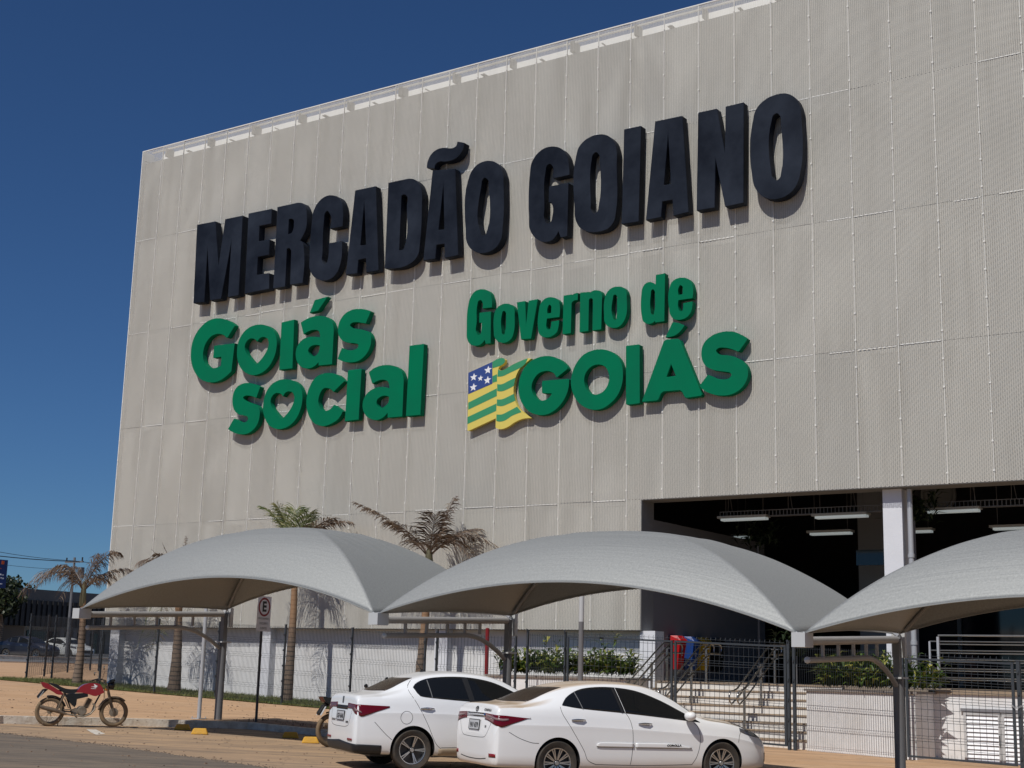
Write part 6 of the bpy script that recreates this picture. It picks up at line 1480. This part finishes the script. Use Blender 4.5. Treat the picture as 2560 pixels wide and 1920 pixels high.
# ------------------------------------------------------------------ far side of the cross street
SF = -49.0
fb = thing('low_shop_building', 'low dark ribbed shop building beyond the cross street on the left', 'building', W(SF, -30, G(SF)))
L0 = onS(-120, 1500, SF); L1 = onS(330, 1500, SF)
zr0 = onS(100, 1475, SF)[2]; zr1 = onS(100, 1502, SF)[2]; zr2 = onS(100, 1567, SF)[2]
nA, nB = max(L0[1], L1[1]), min(L0[1], L1[1])
def sbox(s0, s1, n0, n1, z0, z1): return MB().fbox(s0, s1, n0, n1, z0, z1)
sbox(SF - 14, SF + .6, nB, nA, zr1, zr0).build('roof_slab', mat('grey_fascia', (.13, .13, .125), .9, noise=(.6, .6, (.09, .09, .09))), fb)
m = MB(); k = int((nA - nB) / .45)
for i in range(k): n = nB + (nA - nB) * i / k; m.fbox(SF + .62, SF + .74, n, n + .25, zr2, zr1 - .004)
m.fbox(SF + .3, SF + .62, nB, nA, zr2, zr1 - .004); m.build('ribbed_fascia', mat('black_ribs', (.018, .018, .02), .6), fb)
sbox(SF - 14, SF - .4, nB, nA, G(SF) - .2, zr1 - .01).build('back_wall', M_INTG, fb)
n1_ = onS(54, 1600, SF)[1]
MBw = MB().fbox(SF - .4, SF + .2, n1_, nA, G(SF), zr2 - .01) if nA > n1_ else MB().fbox(SF - .4, SF + .2, nB, n1_, G(SF), zr2 - .01)
MBw.build('brown_wall', mat('brown_cladding', (.13, .105, .085), .8, noise=(.8, .5, (.09, .07, .06))), fb)
for px in (150, 182, 215, 250, 286):
    q = onS(px, 1600, SF + .3)[1]; MB().fbox(SF + .2, SF + .5, q - .18, q + .18, G(SF), zr2 - .01).build('column', M_POST, fb)
for px in (100, 165, 232): q = onS(px, 1600, SF - .3)[1]; MB().fbox(SF - .38, SF - .30, q - 1.2, q + 1.2, G(SF) + .2, zr2 - .3).build('shop_window', M_GLASSD, fb)
# clumps of trees behind
def far_tree(label, px, py, s, r, seed):
    c = Vector(W(*onS(px, py, s))); rnd = random.Random(seed); g = W(s, SN(c)[1], G(s))
    t = thing('broadleaf_tree', label, 'tree', g, 'trees beyond the shop building')
    mb = MB()
    for i in range(2600):
        a, b = rnd.uniform(0, 6.283), math.acos(rnd.uniform(-1, 1)); q = rnd.random() ** .4; k = 1 + .25 * math.sin(a * 3 + seed) + .2 * math.sin(b * 5 + a * 2)
        p = c + Vector((math.cos(a) * math.sin(b), math.sin(a) * math.sin(b), math.cos(b) * .75)) * r * q * k
        u = Vector((rnd.gauss(0, 1), rnd.gauss(0, 1), rnd.gauss(0, 1))).normalized() * rnd.uniform(.08, .2); v = u.cross(Vector((rnd.gauss(0, 1), rnd.gauss(0, 1), rnd.gauss(0, 1)))).normalized() * .1
        o = len(mb.v); mb.v += [p - u, p + v, p + u, p - v]; mb.f.append((o, o + 1, o + 2, o + 3))
    mb.build('crown', M_FARLEAF, t, fixn=False)
    tb = MB(); tb.tube([g, g + (c - g) * .5 + Vector((.2, 0, 0)), c], [.3, .22, .1], 8)
    for i in range(4): tb.tube([g + (c - g) * .6, c + Vector((rnd.uniform(-1, 1), rnd.uniform(-1, 1), rnd.uniform(-.2, .8))) * r * .6], [.12, .04], 5)
    tb.build('trunk', M_TRUNK, t)
M_FARLEAF = leaf_material('far_leaf', (.012, .022, .008), (.03, .045, .014), (.07, .08, .03))
far_tree('dark bushy tree top at the left edge in front of the ribbed building', 0, 1500, -46, 1.5, 5)
far_tree('bushy tree crown showing above the grey roof at far left', 24, 1484, -64, 1.7, 6)
# totem sign, pole and wires
c = Vector(W(*onS(-10, 1435, -44))); zt0 = onS(0, 1399, -44)[2]; zb0 = onS(0, 1470, -44)[2]
tt_ = thing('totem_sign', 'tall blue advertising totem cut by the left picture edge', 'sign', W(-44, SN(c)[1], G(-44)))
w_ = 1.0; nR = onS(13.5, 1435, -44)[1]; nL = onS(-70, 1435, -44)[1]
MB().fbox(-44.15, -43.85, min(nL, nR), max(nL, nR), zb0, zt0).build('panel', mat('totem_blue', (.012, .035, .16), .4), tt_)
MB().fbox(-44.1, -43.9, (nL + nR) / 2 - .15, (nL + nR) / 2 + .15, G(-44), zb0).build('post', M_POST, tt_)
m = MB()
def mark(px0, px1, py0, py1, mm, nm): a = onS(px0, py0, -43.8); b = onS(px1, py1, -43.8); MB().fbox(-43.848, -43.82, min(a[1], b[1]), max(a[1], b[1]), min(a[2], b[2]), max(a[2], b[2])).build(nm, mm, tt_)
mark(6, 11, 1402, 1411, mat('totem_orange', (.7, .12, .02), .5), 'orange_mark'); mark(-2, 4, 1420, 1422, MATS['totem_orange'], 'orange_mark')
for (a, b, c_, d) in ((2, 4, 1434, 1438), (5, 10, 1436, 1439), (6, 10, 1444, 1448), (3, 5, 1443, 1446), (2, 6, 1458, 1461)): mark(a, b, c_, d, M_FW, 'white_mark')
up_ = thing('utility_pole', 'distant utility pole rising behind the dry palm on the left', 'utility pole', W(-40, onS(186, 1600, -40)[1], G(-40)))
pn = onS(186, 1403, -40)
MB().tube([W(-40, pn[1], G(-40)), W(-40, pn[1], pn[2] + .25)], [.11, .08], 10).build('shaft', M_POST, up_, smooth=True)
MB().fbox(-40.9, -39.1, pn[1] - .06, pn[1] + .06, pn[2] - .1, pn[2]).build('crossarm', M_POST, up_)
for k in (-.8, 0, .8): MB().tube([W(-40 + k, pn[1], pn[2]), W(-40 + k, pn[1], pn[2] + .25)], .05, 6).build('insulator', M_TRIM, up_)
cyl = MB().tube([W(-39.6, pn[1] - .3, pn[2] - 1.1), W(-39.6, pn[1] - .3, pn[2] - .4)], .22, 10).build('transformer', M_POST, up_)
def wire(x0, y0, Y0, x1, y1, Y1, label, sag=.25, r=.022):
    a = atY(x0, y0, Y0); b = atY(x1, y1, Y1); K = 16
    o = MB().tube([a + (b - a) * i / K - Vector((0, 0, 4 * sag * (i / K) * (1 - i / K))) for i in range(K + 1)], r, 5).build('power_line', M_TRIM)
    tag(o, label, 'power line', 'overhead wires at the left'); return o
Yp = W(-40, pn[1], 0).y
wire(-150, 1348, 80, 186, 1402, Yp, 'thin upper overhead wire crossing the sky at the left edge', .2, .016)
wire(-150, 1370, 80, 205, 1404, Yp, 'thicker overhead wire just below the upper one', .15, .028)
wire(-150, 1385, 80, 186, 1424, Yp, 'faint lowest overhead wire right of the blue totem', .2, .012)
wire(186, 1402, Yp, 700, 1450, Yp + 60, 'overhead wire leading from the utility pole behind the building', .2, .02)
# distant parked cars
def far_car(P0, label, px, py, Y, rz, pm):
    g = atY(px, py, Y); P1 = dict(P0); P1['name'] = 'parked_car'
    global body_mat
    o = build_car(P1, label, 'car', g, rz, pm, 'distant cars across the plaza'); return o
M_DKC = paint('dark_blue_paint', (.010, .012, .022), dust=(.2, .17, .14), dirt=.15); M_WHC = paint('white_paint_c', (.75, .77, .76), dust=(.5, .47, .42), dirt=.2)
D3 = dict(D2); D3['paint'] = M_DKC; C3 = dict(C2); C3['dress'] = common_dress(D3)
D4 = dict(D1); D4['paint'] = M_WHC; C4 = dict(C1); C4['dress'] = common_dress(D4)
def far_extra(head):
    def f(root, patch, side_patch, side_line, cast):
        def hl(a, b):
            tgt = Vector((2.80 + .50 * (1 - a), .78 - .36 * (1 - a), 0)); z = (.78 + .10 * a) * b + (.62 + .12 * a) * (1 - b); th = rad(25 + 60 * a)
            return (tgt.x + math.cos(th) * 2, tgt.y + math.sin(th) * 2, z), (-math.cos(th), -math.sin(th), 0)
        patch('head_lamp', head, hl, None, 14, 4, .006, sides=(-1, 1))
        def gr(a, b): return (6, (a * 2 - 1) * .5, .36 + .22 * b), (-1, 0, 0)
        patch('grille', M_TRIM, gr, None, 12, 3, .006)
        def tl(a, b): return (-3, .45 + .28 * a, .80 + .15 * b), (1, 0, 0)
        patch('tail_lamp', M_TAIL, tl, None, 8, 3, .006, sides=(-1, 1))
    return f
D3['extra'] = far_extra(M_HEAD); D4['extra'] = far_extra(M_HEAD)
C3['dress'] = common_dress(D3); C4['dress'] = common_dress(D4)
body_mat = M_DKC
far_car(C3, 'distant dark blue saloon at the left edge, partly behind the mesh fence', 34, 1646, 97, rad(-22), M_DKC)
body_mat = M_WHC
far_car(C4, 'distant white car facing right, seen through the left mesh fence', 134, 1645, 104, rad(-34), M_WHC)
# person walking by the corner
def person(px, py, Y, H):
    g = atY(px, py, Y); t = thing('person', 'distant person in a red shirt and white shorts walking by the building corner', 'person', g)
    def skin(name, joints, edges, radii, m, parent, sub=2):
        me = bpy.data.meshes.new(name); k = H / 1.7
        me.from_pydata([Vector(j) * k for j in joints], edges, []); ob = bpy.data.objects.new(name, me); col.objects.link(ob); ob.parent = parent
        sk = ob.modifiers.new('s', 'SKIN'); 
        for i, r in enumerate(radii): me.skin_vertices[0].data[i].radius = (r[0] * k, r[1] * k)
        me.skin_vertices[0].data[0].use_root = True; sk.use_smooth_shade = True
        sb = ob.modifiers.new('u', 'SUBSURF'); sb.levels = sub; sb.render_levels = sub; me.materials.append(m); return ob
    J = [(0, 0, .92), (0, 0, 1.12), (0, 0, 1.38), (0, .01, 1.48), (0, -.01, 1.60), (0, -.01, 1.68), (.18, 0, 1.38), (.23, .03, 1.12), (.22, -.08, .90), (-.18, 0, 1.38), (-.22, -.03, 1.12), (-.21, -.16, .93),
         (.09, 0, .88), (.10, -.10, .50), (.10, .02, .10), (.10, -.12, .03), (-.09, 0, .88), (-.09, .08, .50), (-.09, .22, .12), (-.09, .12, .04)]
    E_ = [(0, 1), (1, 2), (2, 3), (3, 4), (4, 5), (2, 6), (6, 7), (7, 8), (2, 9), (9, 10), (10, 11), (0, 12), (12, 13), (13, 14), (14, 15), (0, 16), (16, 17), (17, 18), (18, 19)]
    R_ = [(.14, .10), (.12, .09), (.15, .10), (.055, .055), (.085, .10), (.06, .07), (.055, .055), (.04, .04), (.03, .03), (.055, .055), (.04, .04), (.03, .03), (.09, .09), (.06, .06), (.04, .04), (.035, .035), (.09, .09), (.06, .06), (.04, .04), (.035, .035)]
    SKN = mat('brown_skin', (.16, .08, .05), .6)
    skin('body', J, E_, R_, SKN, t)
    skin('shirt', [J[0], J[1], J[2], J[6], (.22, .02, 1.22), J[9], (-.21, -.02, 1.22)], [(0, 1), (1, 2), (2, 3), (3, 4), (2, 5), (5, 6)], [(.155, .12), (.145, .115), (.165, .12), (.08, .08), (.065, .065), (.08, .08), (.065, .065)], mat('red_shirt', (.42, .03, .04), .8), t)
    skin('shorts', [J[0], J[12], (.10, -.07, .62), J[16], (-.09, .05, .62)], [(0, 1), (1, 2), (0, 3), (3, 4)], [(.16, .125), (.115, .115), (.10, .10), (.115, .115), (.10, .10)], mat('white_shorts', (.62, .63, .65), .8), t)
    hm = MB(); c = Vector((0, .005, 1.655)) * (H / 1.7)
    hm.lathe([(.0, .075), (.05, .06), (.085, .02), (.092, -.02), (.088, -.05)], lambda x, y, h: c + Vector((x, y * 1.1, h)), 14); hm.build('hair', M_TRIM, t, smooth=True)
    f = MB()
    for sx in (-.032, .032): f.lathe([(0, 0), (.010, 0), (.008, -.006)], lambda x, y, h: Vector((sx + x, -.105 + h, 1.625 + y)) * (H / 1.7), 8)
    f.tube([Vector((0, -.10, 1.62)) * (H / 1.7), Vector((0, -.128, 1.59)) * (H / 1.7)], .012, 6); f.tube([Vector((-.025, -.10, 1.555)) * (H / 1.7), Vector((.025, -.10, 1.555)) * (H / 1.7)], .006, 5); f.build('face', M_TRIM, t)
    t.rotation_euler = (0, 0, rad(35)); return t
person(284, 1665, 80, 1.55)
rnd = random.Random(31); mb = MB()
for i in range(900):
    s = rnd.uniform(4, 24); n = rnd.uniform(2.8, 13.5) if rnd.random() < .6 else rnd.uniform(12, 19)
    inp = n < KN or s < k3[0] and n < 11
    if s < 16 and 10.5 < n < 13.6 and abs(n - 12) < 1.8 and s > 12.5 and n < 13: pass
    z = (G(s) if inp else ST(s) + .006); r = rnd.uniform(.006, .02) * (1.6 if rnd.random() < .08 else 1); a = rnd.uniform(0, 6.28)
    if not inp and s < 15.5: z = G(s)
    mb.hexa([W(s + dx * r * math.cos(a), n + dy * r, z + dz * r * .7) for dx, dy, dz in ((-1, -.8, 0), (1, -1, 0), (.8, 1, 0), (-1, .9, 0), (-.5, -.5, 1), (.5, -.6, .9), (.5, .6, 1), (-.6, .5, .8))])
tag(mb.build('loose_stones', mat('stone_bits', (.22, .15, .10), .95)), 'small stones and crumbs of earth scattered over the dusty pavement', 'stones', kind='stuff')
# scraps of soil and small weeds at the foot of the first canopy posts
mb = MB(); rnd = random.Random(9)
for i in range(900):
    s = rnd.uniform(15.4, 22.5); n = rnd.uniform(8.2, 9.25); z = G(s) + .004; h = rnd.uniform(.01, .10) * (rnd.random() ** 2); a = rnd.uniform(0, 6.28); w = .01
    mb.add([W(s - math.cos(a) * w, n - math.sin(a) * w, z), W(s + math.cos(a) * w, n + math.sin(a) * w, z), W(s + rnd.gauss(0, .03), n + rnd.gauss(0, .03), z + h)], [(0, 1, 2)])
tag(mb.build('dry_weeds', M_FRD, fixn=False), 'sparse dry weeds along the kerb behind the first canopy posts', 'weeds', kind='stuff')
poly_sheet('soil_strip', M_EARTH, [(15.5, 9.26), (15.5, 8.1), (44, 8.3), (44, 9.26)], .006)
